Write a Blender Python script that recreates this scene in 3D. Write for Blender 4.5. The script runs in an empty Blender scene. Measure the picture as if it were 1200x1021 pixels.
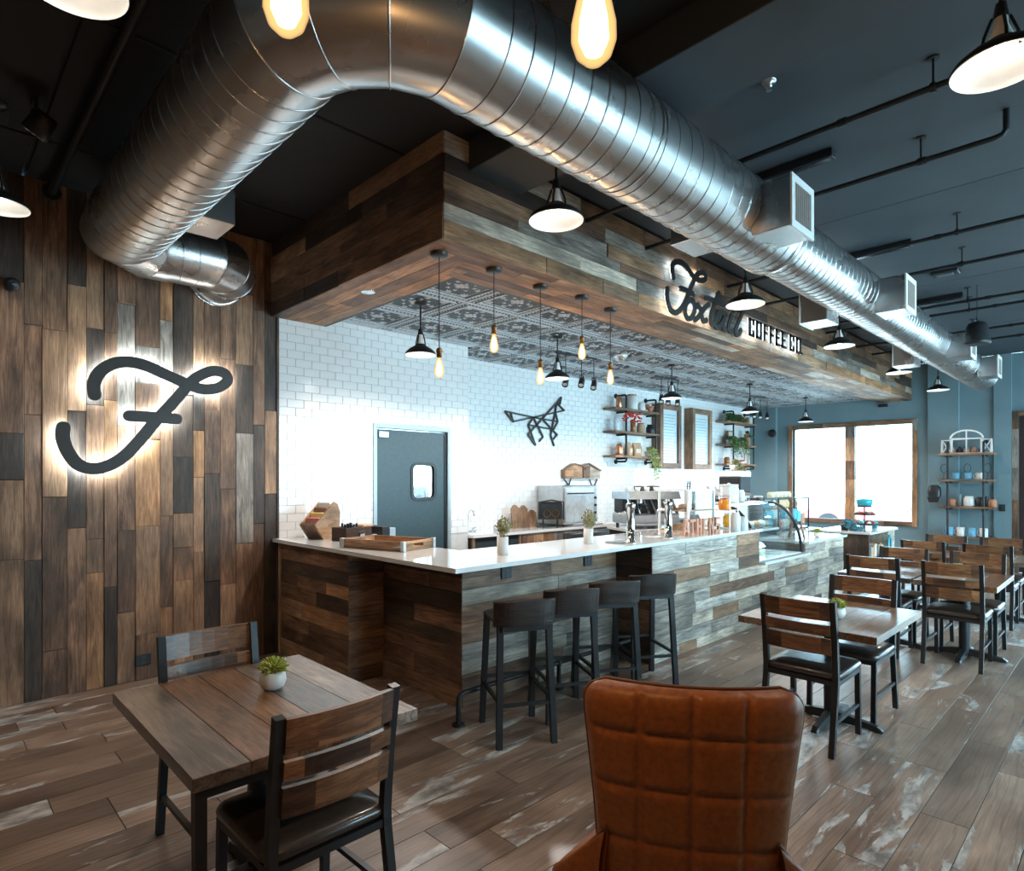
import bpy, bmesh, math, random
from mathutils import Vector, Matrix
random.seed(11)
SC = bpy.context.scene
COL = SC.collection
R = math.radians
PI = math.pi
# ------------------------------------------------------------------ camera
EYE = 1.62
THETA = math.atan2(735, 717)          # bearing of the lens axis from +X
FOC = 717.0
cam_d = bpy.data.cameras.new('camera')
cam = bpy.data.objects.new('camera', cam_d)
COL.objects.link(cam)
cam.location = (0, 0, EYE)
cam.rotation_euler = (R(90), 0, THETA - R(90))
cam_d.sensor_width = 36
cam_d.lens = 36 * FOC / 1200
cam_d.shift_y = (562 - 510.5) / 1200
cam_d.clip_start = 0.05
SC.camera = cam
# ------------------------------------------------------------------ world: bright overcast daylight
w = bpy.data.worlds.new('daylight')
SC.world = w
w.use_nodes = True
bg = w.node_tree.nodes['Background']
bg.inputs[0].default_value = (0.50, 0.82, 1.0, 1)
bg.inputs[1].default_value = 17.0
# ------------------------------------------------------------------ exposure
vs = SC.view_settings
vs.view_transform = 'Standard'
vs.look = 'None'
vs.exposure = 0.0
vs.gamma = 1.0
vs.use_curve_mapping = False
# portals help sampling of daylight in the window openings
def portal(loc, rot, sx, sy):
    l = bpy.data.lights.new('window_portal', 'AREA')
    l.shape = 'RECTANGLE'; l.size = sx; l.size_y = sy
    l.cycles.is_portal = True
    o = bpy.data.objects.new('window_portal', l); COL.objects.link(o)
    o.location = loc; o.rotation_euler = rot
    return o
portal((8.6, -2.52, 1.55), (R(90), 0, 0), 9.6, 2.9)
portal((13.80, -1.15, 1.55), (0, R(90), 0), 2.9, 2.5)
portal((13.76, 4.18, 1.74), (0, R(90), 0), 2.0, 2.2)

# ------------------------------------------------------------------ measuring: a pixel of the photo onto a world plane
_c, _s = math.cos(THETA), math.sin(THETA)
def _ray(x, y):
    r = (x - 600.0) / FOC; u = (562.0 - y) / FOC
    return (_c + r * _s, _s - r * _c, u)
def atY(x, y, Y):
    d = _ray(x, y); t = Y / d[1]; return Vector((d[0] * t, Y, EYE + d[2] * t))
def atX(x, y, X):
    d = _ray(x, y); t = X / d[0]; return Vector((X, d[1] * t, EYE + d[2] * t))
def atZ(x, y, Z):
    d = _ray(x, y); t = (Z - EYE) / d[2]; return Vector((d[0] * t, d[1] * t, Z))

# ------------------------------------------------------------------ mesh builder
class MB:
    def __init__(s): s.v = []; s.f = []; s.m = []; s.sm = []
    def add(s, vs, fs, mi=0, sm=False, M=None):
        b = len(s.v)
        s.v += [tuple(M @ Vector(p)) for p in vs] if M else [tuple(p) for p in vs]
        for f in fs:
            s.f.append([b + i for i in f]); s.m.append(mi); s.sm.append(sm)
        return s
    def box(s, x0, x1, y0, y1, z0, z1, mi=0, M=None):
        v = [(x, y, z) for x in (x0, x1) for y in (y0, y1) for z in (z0, z1)]
        return s.add(v, [(0,1,3,2),(4,6,7,5),(0,4,5,1),(2,3,7,6),(0,2,6,4),(1,5,7,3)], mi, False, M)
    def cbox(s, x0, x1, y0, y1, z0, z1, c=.003, mi=0, M=None):
        """box with all edges chamfered: 24 vertices, 44 triangles"""
        lo = (x0, y0, z0); hi = (x1, y1, z1)
        vs = []; ix = {}
        for i in (0,1):
            for j in (0,1):
                for k in (0,1):
                    for a in range(3):
                        p = []
                        for ax, e in enumerate((i,j,k)):
                            q = hi[ax] if e else lo[ax]
                            if ax != a: q += -c if e else c
                            p.append(q)
                        ix[(i,j,k,a)] = len(vs); vs.append(p)
        fs = []
        def quad(a, b, c_, d): fs.append((a, b, c_, d))
        for a in range(3):
            b_, c_ = (a+1) % 3, (a+2) % 3
            for e in (0,1):
                q = []
                for (m, n) in ((0,0),(1,0),(1,1),(0,1)):
                    t = [0,0,0]; t[a] = e; t[b_] = m; t[c_] = n
                    q.append(ix[(*t, a)])
                fs.append(tuple(q if e else q[::-1]))
            for m in (0,1):
                for n in (0,1):
                    t0 = [0,0,0]; t0[b_] = m; t0[c_] = n; t1 = list(t0); t1[a] = 1
                    q = [ix[(*t0,b_)], ix[(*t1,b_)], ix[(*t1,c_)], ix[(*t0,c_)]]
                    fs.append(tuple(q[::-1] if m == n else q))
        for i in (0,1):
            for j in (0,1):
                for k in (0,1):
                    q = [ix[(i,j,k,a)] for a in range(3)]
                    fs.append(tuple(q if (i+j+k) % 2 == 1 else q[::-1]))
        return s.add(vs, fs, mi, False, M)
    def cyl(s, p0, p1, r0, r1=None, n=12, caps=True, mi=0, sm=True):
        r1 = r0 if r1 is None else r1
        p0, p1 = Vector(p0), Vector(p1); d = (p1 - p0).normalized()
        a = d.orthogonal().normalized(); b = d.cross(a)
        vs = []
        for p, r in ((p0, r0), (p1, r1)):
            for i in range(n):
                t = 2 * PI * i / n; vs.append(p + (a * math.cos(t) + b * math.sin(t)) * r)
        s.add(vs, [(i, (i+1) % n, n + (i+1) % n, n + i) for i in range(n)], mi, sm)
        if caps:
            s.add(vs[:n], [tuple(range(n))[::-1]], mi); s.add(vs[n:], [tuple(range(n))], mi)
        return s
    def tube(s, pts, r, n=8, closed=False, mi=0, square=False, caps=True):
        pts = [Vector(p) for p in pts]; N = len(pts); rings = []
        up = None
        for i, p in enumerate(pts):
            if closed: t = pts[(i+1) % N] - pts[i-1]
            else: t = pts[min(i+1, N-1)] - pts[max(i-1, 0)]
            t.normalize()
            if up is None:
                up = Vector((0,0,1)) if abs(t.z) < .9 else Vector((1,0,0))
            a = (up - t * up.dot(t))
            if a.length < 1e-4: a = t.orthogonal()
            a.normalize(); up = a; b = t.cross(a)
            k = 1.0
            if 0 < i < N-1 or closed:
                t1 = (pts[i] - pts[i-1]).normalized(); cs = max(.3, t1.dot(t)); k = 1/cs if square else 1
            rr = r[i] if isinstance(r, (list, tuple)) else r
            off = PI/4 if square else 0
            rings.append([p + (a * math.cos(off + 2*PI*j/n) + b * math.sin(off + 2*PI*j/n)) * rr * k for j in range(n)])
        vs = [v for rg in rings for v in rg]; fs = []
        for i in range(N if closed else N-1):
            i2 = (i+1) % N
            for j in range(n):
                fs.append((i*n+j, i*n+(j+1) % n, i2*n+(j+1) % n, i2*n+j))
        s.add(vs, fs, mi, not square)
        if caps and not closed:
            s.add(rings[0], [tuple(range(n))[::-1]], mi); s.add(rings[-1], [tuple(range(n))], mi)
        return s
    def bar(s, pts, w, mi=0): return s.tube(pts, w * .7071, 4, False, mi, True)
    def lathe(s, prof, n=20, at=(0,0,0), mi=0, sm=True, M=None):
        at = Vector(at); vs = []; fs = []
        for (r, z) in prof:
            for i in range(n):
                t = 2*PI*i/n; vs.append((at.x + r*math.cos(t), at.y + r*math.sin(t), at.z + z))
        for k in range(len(prof)-1):
            for i in range(n):
                fs.append((k*n+i, k*n+(i+1) % n, (k+1)*n+(i+1) % n, (k+1)*n+i))
        return s.add(vs, fs, mi, sm, M)
    def loft(s, loops, mi=0, sm=True, caps=True, M=None):
        n = len(loops[0]); vs = [p for l in loops for p in l]; fs = []
        for k in range(len(loops)-1):
            for i in range(n):
                fs.append((k*n+i, k*n+(i+1) % n, (k+1)*n+(i+1) % n, (k+1)*n+i))
        s.add(vs, fs, mi, sm, M)
        if caps:
            s.add(loops[0], [tuple(range(n))[::-1]], mi, False, M); s.add(loops[-1], [tuple(range(n))], mi, False, M)
        return s
    def ext(s, poly, fn, mi=0, M=None):
        """extrude a 2-D polygon; fn(u, v, side) -> point"""
        n = len(poly)
        vs = [fn(u, v, 0) for u, v in poly] + [fn(u, v, 1) for u, v in poly]
        fs = [tuple(range(n))[::-1], tuple(range(n, 2*n))] + [(i, (i+1) % n, n+(i+1) % n, n+i) for i in range(n)]
        return s.add(vs, fs, mi, False, M)
    def grid(s, fn, nu, nv, mi=0, sm=True, closed_u=False):
        vs = [fn(i/(nu if closed_u else nu-1), j/(nv-1)) for j in range(nv) for i in range(nu)]; fs = []
        for j in range(nv-1):
            for i in range(nu if closed_u else nu-1):
                fs.append((j*nu+i, j*nu+(i+1) % nu, (j+1)*nu+(i+1) % nu, (j+1)*nu+i))
        return s.add(vs, fs, mi, sm)
    def mesh(s, name, mats):
        me = bpy.data.meshes.new(name)
        me.from_pydata(s.v, [], s.f)
        for m in (mats if isinstance(mats, (list, tuple)) else [mats]): me.materials.append(m)
        me.polygons.foreach_set('material_index', s.m)
        me.polygons.foreach_set('use_smooth', s.sm)
        me.update()
        return me
    def build(s, name, mats, parent=None, loc=(0,0,0), fix=True):
        me = s.mesh(name, mats)
        if fix:
            bm = bmesh.new(); bm.from_mesh(me); bmesh.ops.recalc_face_normals(bm, faces=bm.faces); bm.to_mesh(me); bm.free()
        return link(name, me, parent, loc)
def link(name, me, parent=None, loc=(0,0,0), rz=0):
    o = bpy.data.objects.new(name, me); COL.objects.link(o)
    o.parent = parent; o.location = loc
    if rz: o.rotation_euler = (0, 0, rz)
    return o
def tag(o, label=None, cat=None, group=None, kind=None):
    if label: o['label'] = label
    if cat: o['category'] = cat
    if group: o['group'] = group
    if kind: o['kind'] = kind
    return o
def thing(name, label, cat, loc=(0,0,0), rz=0, group=None):
    return tag(link(name, None, None, loc, rz), label, cat, group)
def struct(o): o['kind'] = 'structure'; return o
def copy_tree(o, parent=None):
    c = o.copy(); COL.objects.link(c); c.parent = parent
    for ch in list(o.children): copy_tree(ch, c)
    return c
def dup(o, loc, rz=0, label=None, group=None):
    c = copy_tree(o); c.location = loc; c.rotation_euler = (0, 0, rz)
    if label: c['label'] = label
    if group: c['group'] = group
    return c
def rrect(w, d, r, z, n=5, cx=0, cy=0):
    """rounded rectangle loop in XY"""
    r = min(r, w/2 - 1e-4, d/2 - 1e-4); out = []
    for qx, qy, a0 in ((1,1,0), (-1,1,90), (-1,-1,180), (1,-1,270)):
        for i in range(n):
            a = R(a0 + 90*i/(n-1))
            out.append((cx + qx*(w/2-r) + r*math.cos(a), cy + qy*(d/2-r) + r*math.sin(a), z))
    return out
def spline(pts, k=8):
    """Catmull-Rom through 2-D or 3-D points"""
    P_ = [Vector(p) for p in pts]; out = []
    for i in range(len(P_)-1):
        p0 = P_[max(i-1,0)]; p1 = P_[i]; p2 = P_[i+1]; p3 = P_[min(i+2, len(P_)-1)]
        for j in range(k):
            t = j/k
            out.append(.5*((2*p1) + (p2-p0)*t + (2*p0-5*p1+4*p2-p3)*t*t + (3*p1-p0-3*p2+p3)*t**3))
    out.append(P_[-1]); return out

# ------------------------------------------------------------------ materials
MATS = {}
def nmat(name):
    m = bpy.data.materials.new(name); m.use_nodes = True
    nt = m.node_tree; b = nt.nodes['Principled BSDF']
    return m, nt, b
def nd(nt, t, **kw):
    n = nt.nodes.new(t)
    for k, v in kw.items():
        if hasattr(n, k): setattr(n, k, v)
    return n
def rgba(c): return (c[0], c[1], c[2], 1)
def plain(name, col, rough=.5, metal=0., var=.12, scale=18., bump=0., coat=0., spec=None, emis=0., alpha=None):
    """one colour with a little procedural mottling"""
    if name in MATS: return MATS[name]
    m, nt, b = nmat(name); MATS[name] = m; L = nt.links.new
    tc = nd(nt, 'ShaderNodeTexCoord'); no = nd(nt, 'ShaderNodeTexNoise'); no.inputs['Scale'].default_value = scale; no.inputs['Detail'].default_value = 4
    L(tc.outputs['Object'], no.inputs['Vector'])
    rp = nd(nt, 'ShaderNodeValToRGB'); e = rp.color_ramp.elements
    e[0].position = .3; e[1].position = .7
    e[0].color = rgba([max(0, x*(1-var)) for x in col]); e[1].color = rgba([min(1, x*(1+var)) for x in col])
    L(no.outputs['Fac'], rp.inputs['Fac']); L(rp.outputs['Color'], b.inputs['Base Color'])
    b.inputs['Roughness'].default_value = rough; b.inputs['Metallic'].default_value = metal
    if coat: b.inputs['Coat Weight'].default_value = coat; b.inputs['Coat Roughness'].default_value = .1
    if spec is not None: b.inputs['Specular IOR Level'].default_value = spec
    if bump:
        bp = nd(nt, 'ShaderNodeBump'); bp.inputs['Strength'].default_value = bump; bp.inputs['Distance'].default_value = .01
        L(no.outputs['Fac'], bp.inputs['Height']); L(bp.outputs['Normal'], b.inputs['Normal'])
    return m
def glow(name, col, strength):
    if name in MATS: return MATS[name]
    m, nt, b = nmat(name); MATS[name] = m
    b.inputs['Base Color'].default_value = rgba(col)
    b.inputs['Emission Color'].default_value = rgba(col); b.inputs['Emission Strength'].default_value = strength
    return m
def glassm(name, tint=(1,1,1), gloss=.08, rough=.02):
    if name in MATS: return MATS[name]
    m, nt, b = nmat(name); MATS[name] = m; L = nt.links.new
    nt.nodes.remove(b)
    tr = nd(nt, 'ShaderNodeBsdfTransparent'); tr.inputs[0].default_value = rgba(tint)
    gl = nd(nt, 'ShaderNodeBsdfGlossy'); gl.inputs['Roughness'].default_value = rough
    fr = nd(nt, 'ShaderNodeFresnel'); fr.inputs[0].default_value = 1.45
    mx = nd(nt, 'ShaderNodeMixShader'); ad = nd(nt, 'ShaderNodeMath', operation='MULTIPLY_ADD')
    ad.inputs[1].default_value = .8; ad.inputs[2].default_value = gloss
    L(fr.outputs[0], ad.inputs[0]); L(ad.outputs[0], mx.inputs[0]); L(tr.outputs[0], mx.inputs[1]); L(gl.outputs[0], mx.inputs[2])
    L(mx.outputs[0], nt.nodes['Material Output'].inputs['Surface'])
    return m
TONES = {
 'tan':   ((.20,.105,.055), (.36,.205,.115)),
 'orange':((.22,.10,.042),  (.42,.215,.10)),
 'brown': ((.092,.046,.025),(.235,.125,.070)),
 'dark':  ((.030,.019,.013),(.085,.052,.034)),
 'coal':  ((.012,.011,.010),(.034,.029,.026)),
 'grey':  ((.125,.098,.078),(.33,.272,.222)),
 'pale':  ((.29,.225,.17),  (.56,.455,.355)),
 'daypale':  ((.21,.178,.15),  (.54,.475,.41)),  # pale grey wood with the daylight on the bar front mixed in
 'slat':  ((.095,.038,.016),(.26,.115,.05)),
 'slatd': ((.045,.02,.011), (.13,.06,.03)),
 'stool': ((.014,.009,.007), (.045,.026,.018)),
 'top':   ((.13,.06,.03),   (.33,.17,.085)),
 'topg':  ((.09,.062,.045), (.25,.185,.14)),
 'board': ((.30,.165,.085), (.50,.31,.18)),
}
def wood(tone, axis='x', rough=.55, bump=.35, gloss_coat=0.):
    key = 'wood_%s_%s_%d' % (tone, axis, int(rough*100))
    if key in MATS: return MATS[key]
    m, nt, b = nmat(key); MATS[key] = m; L = nt.links.new
    lo, hi = TONES[tone]
    tc = nd(nt, 'ShaderNodeTexCoord'); oi = nd(nt, 'ShaderNodeObjectInfo'); ge = nd(nt, 'ShaderNodeNewGeometry')
    sm = nd(nt, 'ShaderNodeMath', operation='ADD'); L(oi.outputs['Random'], sm.inputs[0]); L(ge.outputs['Random Per Island'], sm.inputs[1])
    fr = nd(nt, 'ShaderNodeMath', operation='FRACT'); L(sm.outputs[0], fr.inputs[0])
    mu = nd(nt, 'ShaderNodeMath', operation='MULTIPLY'); mu.inputs[1].default_value = 43.0; L(fr.outputs[0], mu.inputs[0])
    va = nd(nt, 'ShaderNodeVectorMath', operation='ADD'); L(tc.outputs['Object'], va.inputs[0]); L(mu.outputs[0], va.inputs[1])
    def mapped(along, across):
        mp = nd(nt, 'ShaderNodeMapping'); sc = [across]*3; sc['xyz'.index(axis)] = along
        mp.inputs['Scale'].default_value = sc; L(va.outputs[0], mp.inputs['Vector']); return mp
    g1 = nd(nt, 'ShaderNodeTexNoise'); g1.inputs['Scale'].default_value = 1; g1.inputs['Detail'].default_value = 7; g1.inputs['Roughness'].default_value = .68; g1.inputs['Distortion'].default_value = 1.6
    L(mapped(2.2, 22).outputs[0], g1.inputs['Vector'])
    g2 = nd(nt, 'ShaderNodeTexNoise'); g2.inputs['Scale'].default_value = 1; g2.inputs['Detail'].default_value = 5; g2.inputs['Roughness'].default_value = .7
    L(mapped(7, 140).outputs[0], g2.inputs['Vector'])
    g3 = nd(nt, 'ShaderNodeTexNoise'); g3.inputs['Scale'].default_value = 1; g3.inputs['Detail'].default_value = 3
    L(mapped(2.5, 5).outputs[0], g3.inputs['Vector'])
    rp = nd(nt, 'ShaderNodeValToRGB'); e = rp.color_ramp.elements
    e[0].position = .36; e[0].color = rgba(lo); e[1].position = .62; e[1].color = rgba(hi)
    k = e.new(.27); k.color = rgba([x*.35 for x in lo])
    L(g1.outputs['Fac'], rp.inputs['Fac'])
    r2 = nd(nt, 'ShaderNodeMapRange'); r2.inputs[1].default_value = .3; r2.inputs[2].default_value = .7; r2.inputs[3].default_value = .58; r2.inputs[4].default_value = 1.35
    L(g2.outputs['Fac'], r2.inputs[0])
    r3 = nd(nt, 'ShaderNodeMapRange'); r3.inputs[1].default_value = .3; r3.inputs[2].default_value = .7; r3.inputs[3].default_value = .5; r3.inputs[4].default_value = 1.42
    L(g3.outputs['Fac'], r3.inputs[0])
    m1 = nd(nt, 'ShaderNodeMath', operation='MULTIPLY'); L(r2.outputs[0], m1.inputs[0]); L(r3.outputs[0], m1.inputs[1])
    r4 = nd(nt, 'ShaderNodeMapRange'); r4.inputs[3].default_value = .68; r4.inputs[4].default_value = 1.38; L(fr.outputs[0], r4.inputs[0])
    m2 = nd(nt, 'ShaderNodeMath', operation='MULTIPLY'); L(m1.outputs[0], m2.inputs[0]); L(r4.outputs[0], m2.inputs[1])
    hs = nd(nt, 'ShaderNodeHueSaturation'); L(rp.outputs['Color'], hs.inputs['Color']); L(m2.outputs[0], hs.inputs['Value'])
    L(hs.outputs['Color'], b.inputs['Base Color'])
    b.inputs['Roughness'].default_value = rough
    if gloss_coat: b.inputs['Coat Weight'].default_value = gloss_coat; b.inputs['Coat Roughness'].default_value = .18
    bp = nd(nt, 'ShaderNodeBump'); bp.inputs['Strength'].default_value = bump; bp.inputs['Distance'].default_value = .004
    L(m1.outputs[0], bp.inputs['Height']); L(bp.outputs['Normal'], b.inputs['Normal'])
    return m
def floor_mat():
    m, nt, b = nmat('floor_wood_tile'); L = nt.links.new
    tc = nd(nt, 'ShaderNodeTexCoord'); oi = nd(nt, 'ShaderNodeObjectInfo'); ge = nd(nt, 'ShaderNodeNewGeometry')
    sm = nd(nt, 'ShaderNodeMath', operation='ADD'); L(oi.outputs['Random'], sm.inputs[0]); L(ge.outputs['Random Per Island'], sm.inputs[1])
    fr = nd(nt, 'ShaderNodeMath', operation='FRACT'); L(sm.outputs[0], fr.inputs[0])
    mu = nd(nt, 'ShaderNodeMath', operation='MULTIPLY'); mu.inputs[1].default_value = 61.0; L(fr.outputs[0], mu.inputs[0])
    va = nd(nt, 'ShaderNodeVectorMath', operation='ADD'); L(tc.outputs['Object'], va.inputs[0]); L(mu.outputs[0], va.inputs[1])
    def noise(sx, sy, det=5, dist=0., rough=.6):
        mp = nd(nt, 'ShaderNodeMapping'); mp.inputs['Scale'].default_value = (sx, sy, 1); L(va.outputs[0], mp.inputs['Vector'])
        n = nd(nt, 'ShaderNodeTexNoise'); n.inputs['Scale'].default_value = 1; n.inputs['Detail'].default_value = det; n.inputs['Distortion'].default_value = dist; n.inputs['Roughness'].default_value = rough
        L(mp.outputs[0], n.inputs['Vector']); return n
    # cathedral grain: rings distorted along the plank
    mp = nd(nt, 'ShaderNodeMapping'); mp.inputs['Scale'].default_value = (.7, 5.5, 1); L(va.outputs[0], mp.inputs['Vector'])
    wv = nd(nt, 'ShaderNodeTexWave', wave_type='BANDS', bands_direction='Y'); wv.inputs['Scale'].default_value = 1.3; wv.inputs['Distortion'].default_value = 14; wv.inputs['Detail'].default_value = 3; wv.inputs['Detail Scale'].default_value = .8
    L(mp.outputs[0], wv.inputs['Vector'])
    fine = noise(5, 110, 4); tone = noise(1.1, 2.6, 3, .6)
    rp = nd(nt, 'ShaderNodeValToRGB'); e = rp.color_ramp.elements
    e[0].position = .3; e[0].color = (.135,.082,.058,1); e[1].position = .7; e[1].color = (.40,.27,.195,1)
    L(tone.outputs['Fac'], rp.inputs['Fac'])
    r1 = nd(nt, 'ShaderNodeMapRange'); r1.inputs[1].default_value = 0; r1.inputs[2].default_value = .22; r1.inputs[3].default_value = .80; r1.inputs[4].default_value = 1.0; L(wv.outputs['Fac'], r1.inputs[0])
    r2 = nd(nt, 'ShaderNodeMapRange'); r2.inputs[1].default_value = .3; r2.inputs[2].default_value = .7; r2.inputs[3].default_value = .75; r2.inputs[4].default_value = 1.2; L(fine.outputs['Fac'], r2.inputs[0])
    m1 = nd(nt, 'ShaderNodeMath', operation='MULTIPLY'); L(r1.outputs[0], m1.inputs[0]); L(r2.outputs[0], m1.inputs[1])
    r4 = nd(nt, 'ShaderNodeMapRange'); r4.inputs[3].default_value = .7; r4.inputs[4].default_value = 1.25; L(fr.outputs[0], r4.inputs[0])
    m2 = nd(nt, 'ShaderNodeMath', operation='MULTIPLY'); L(m1.outputs[0], m2.inputs[0]); L(r4.outputs[0], m2.inputs[1])
    hs = nd(nt, 'ShaderNodeHueSaturation'); L(rp.outputs['Color'], hs.inputs['Color']); L(m2.outputs[0], hs.inputs['Value'])
    # worn pale-grey paint patches on some planks
    pn = noise(1.5, 6.5, 10, .7, .66)
    thr = nd(nt, 'ShaderNodeMapRange'); thr.inputs[3].default_value = .66; thr.inputs[4].default_value = .47; L(fr.outputs[0], thr.inputs[0])
    sb = nd(nt, 'ShaderNodeMath', operation='SUBTRACT'); L(pn.outputs['Fac'], sb.inputs[0]); L(thr.outputs[0], sb.inputs[1])
    ms = nd(nt, 'ShaderNodeMath', operation='MULTIPLY'); ms.inputs[1].default_value = 28; ms.use_clamp = True; L(sb.outputs[0], ms.inputs[0])
    pc = nd(nt, 'ShaderNodeValToRGB'); pe = pc.color_ramp.elements; pe[0].position = .35; pe[0].color = (.16,.145,.135,1); pe[1].position = .62; pe[1].color = (.60,.56,.52,1)
    L(noise(6, 14, 4).outputs['Fac'], pc.inputs['Fac'])
    mx = nd(nt, 'ShaderNodeMix', data_type='RGBA'); L(ms.outputs[0], mx.inputs[0]); L(hs.outputs['Color'], mx.inputs[6]); L(pc.outputs['Color'], mx.inputs[7])
    L(mx.outputs[2], b.inputs['Base Color'])
    rr = nd(nt, 'ShaderNodeMapRange'); rr.inputs[3].default_value = .24; rr.inputs[4].default_value = .42; L(fine.outputs['Fac'], rr.inputs[0]); L(rr.outputs[0], b.inputs['Roughness'])
    bp = nd(nt, 'ShaderNodeBump'); bp.inputs['Strength'].default_value = .12; bp.inputs['Distance'].default_value = .003; L(m1.outputs[0], bp.inputs['Height']); L(bp.outputs['Normal'], b.inputs['Normal'])
    return m
def galv(name, tone=1.0, rough=.27):
    if name in MATS: return MATS[name]
    m, nt, b = nmat(name); MATS[name] = m; L = nt.links.new
    tc = nd(nt, 'ShaderNodeTexCoord')
    no = nd(nt, 'ShaderNodeTexNoise'); no.inputs['Scale'].default_value = 3; no.inputs['Detail'].default_value = 3; L(tc.outputs['Object'], no.inputs['Vector'])
    rp = nd(nt, 'ShaderNodeValToRGB'); e = rp.color_ramp.elements
    e[0].position = .35; e[0].color = (.66*tone,.655*tone,.65*tone,1); e[1].position = .6; e[1].color = (.56*tone,.555*tone,.55*tone,1)
    L(no.outputs['Fac'], rp.inputs['Fac']); L(rp.outputs['Color'], b.inputs['Base Color'])
    b.inputs['Metallic'].default_value = 1
    rr = nd(nt, 'ShaderNodeMapRange'); rr.inputs[3].default_value = rough-.06; rr.inputs[4].default_value = rough+.08; L(no.outputs['Fac'], rr.inputs[0]); L(rr.outputs[0], b.inputs['Roughness'])
    return m
FLOORM = floor_mat()
GALV = galv('galvanised_steel')
BLACK = plain('black_steel', (.014,.0145,.016), .42, .0, .2)
PIPE = plain('black_pipe', (.020,.021,.023), .45, .3, .25)
BRASS = plain('aged_brass', (.24,.13,.055), .35, 1., .2)
STEEL = plain('brushed_stainless', (.55,.56,.57), .3, 1., .08)
CHROME = plain('chrome', (.75,.76,.77), .08, 1., .02)
WHITE = plain('white_paint', (.80,.80,.78), .5, 0, .04)
ENAMEL = plain('white_enamel', (.86,.86,.84), .35, 0, .03)
CERAM = plain('white_ceramic', (.72,.70,.67), .35, 0, .05)
GLASS = glassm('clear_glass')
SEATV = plain('brown_black_vinyl', (.036,.024,.018), .30, 0, .2, 40, .05, .5)
LEATHER = plain('cognac_leather', (.30,.092,.020), .42, 0, .22, 60, .12)
LEATHD = plain('cognac_leather_stitch', (.13,.04,.011), .5, 0, .2)
LEAF = plain('succulent_yellow_green', (.33,.36,.055), .6, 0, .35, 60)
LEAFD = plain('dried_stems', (.27,.25,.11), .7, 0, .35, 60)
LEAFG = plain('leaf_green', (.10,.19,.06), .6, 0, .4, 40)
TEALP = plain('teal_grey_paint', (.17,.255,.285), .6, 0, .05, 3)
CEILD = plain('ceiling_black_paint', (.0105,.0105,.0115), .75, 0, .15, 4)
CEILB = plain('ceiling_charcoal_paint', (.042,.050,.057), .6, 0, .12, 2)
# ================================================================== SHELL
CEIL = 3.82
YW = 5.65        # wood and door wall
YR = 6.20        # recessed tile wall
XF = 13.70       # far wall with the window
XL = 2.43        # where wood wall ends and tile begins
XS = 4.77        # step into the recess
YB = -2.4        # storefront wall
XB = -2.5        # wall behind
TIN = 3.22
_mc = {}
def board(name, x0, x1, y0, y1, z0, z1, m, parent, c=.0025):
    """one board / tile / panel: a chamfered box with its origin at its centre; alike ones share a mesh"""
    sz = (round(x1-x0, 4), round(y1-y0, 4), round(z1-z0, 4))
    k = (sz, m.name, c)
    if k not in _mc:
        a, b, d = (q/2 for q in sz)
        _mc[k] = MB().cbox(-a, a, -b, b, -d, d, min(c, a*.45, b*.45, d*.45)).mesh(name, m)
    return link(name, _mc[k], parent, ((x0+x1)/2, (y0+y1)/2, (z0+z1)/2))
def pick(weights): return random.choices(list(weights), list(weights.values()))[0]
def runs(a, b, lo, hi):
    out = []; p = a
    while p < b - 1e-6:
        l = random.uniform(lo, hi)
        if b - (p + l) < lo * .6: l = b - p
        out.append((p, min(b, p+l))); p += l
    return out

# ---- floor
floor = struct(MB().box(XB-.1, XF+.1, YB-.1, YR+.1, -.12, -.006).build('floor', plain('grout_brown', (.022,.018,.016), .95, spec=.1)))
PW, PL = .195, 1.2
rows = []
r0 = math.floor((YB - .548)/PW)
y = .548 + r0*PW
def seen(x, yy):
    fw = x*_c + yy*_s; rt = x*_s - yy*_c
    if fw < .4: return None
    px = 600 + FOC*rt/fw; py = 562 + FOC*EYE/fw
    return fw if (-120 < px < 1320 and py < 1180) else None
cand = []; rest = []
while y < YW:
    off = random.choice((0, .4, .8, .25, .62))
    x = XB - off
    while x < XF:
        a, b, c_, d = max(x, XB), min(x+PL, XF), max(y, YB), min(y+PW, YW)
        if b - a > .05 and d - c_ > .03:
            cx, cy = (a+b)/2, (c_+d)/2
            hid = (cx > 3.4 and cy > 3.6) or (cx > 5.2 and cy > 3.15)
            s_ = None if hid else min([q for q in (seen(a, c_), seen(b, c_), seen(b, d), seen(a, d), seen(cx, cy)) if q], default=None)
            (cand if s_ else rest).append((s_ or 99, a, b, c_, d))
        x += PL
    y += PW
cand.sort(); rest += cand[300:]; cand = cand[:300]
for _, a, b, c_, d in cand:
    board('floor_plank', a+.0018, b-.0018, c_+.0018, d-.0018, -.012, 0, FLOORM, floor, .0005)
mb = MB()
for _, a, b, c_, d in rest: mb.box(a+.0018, b-.0018, c_+.0018, d-.0018, -.012, 0)
tag(mb.build('floor_planks_beyond', FLOORM, floor, fix=False), kind='stuff')

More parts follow.
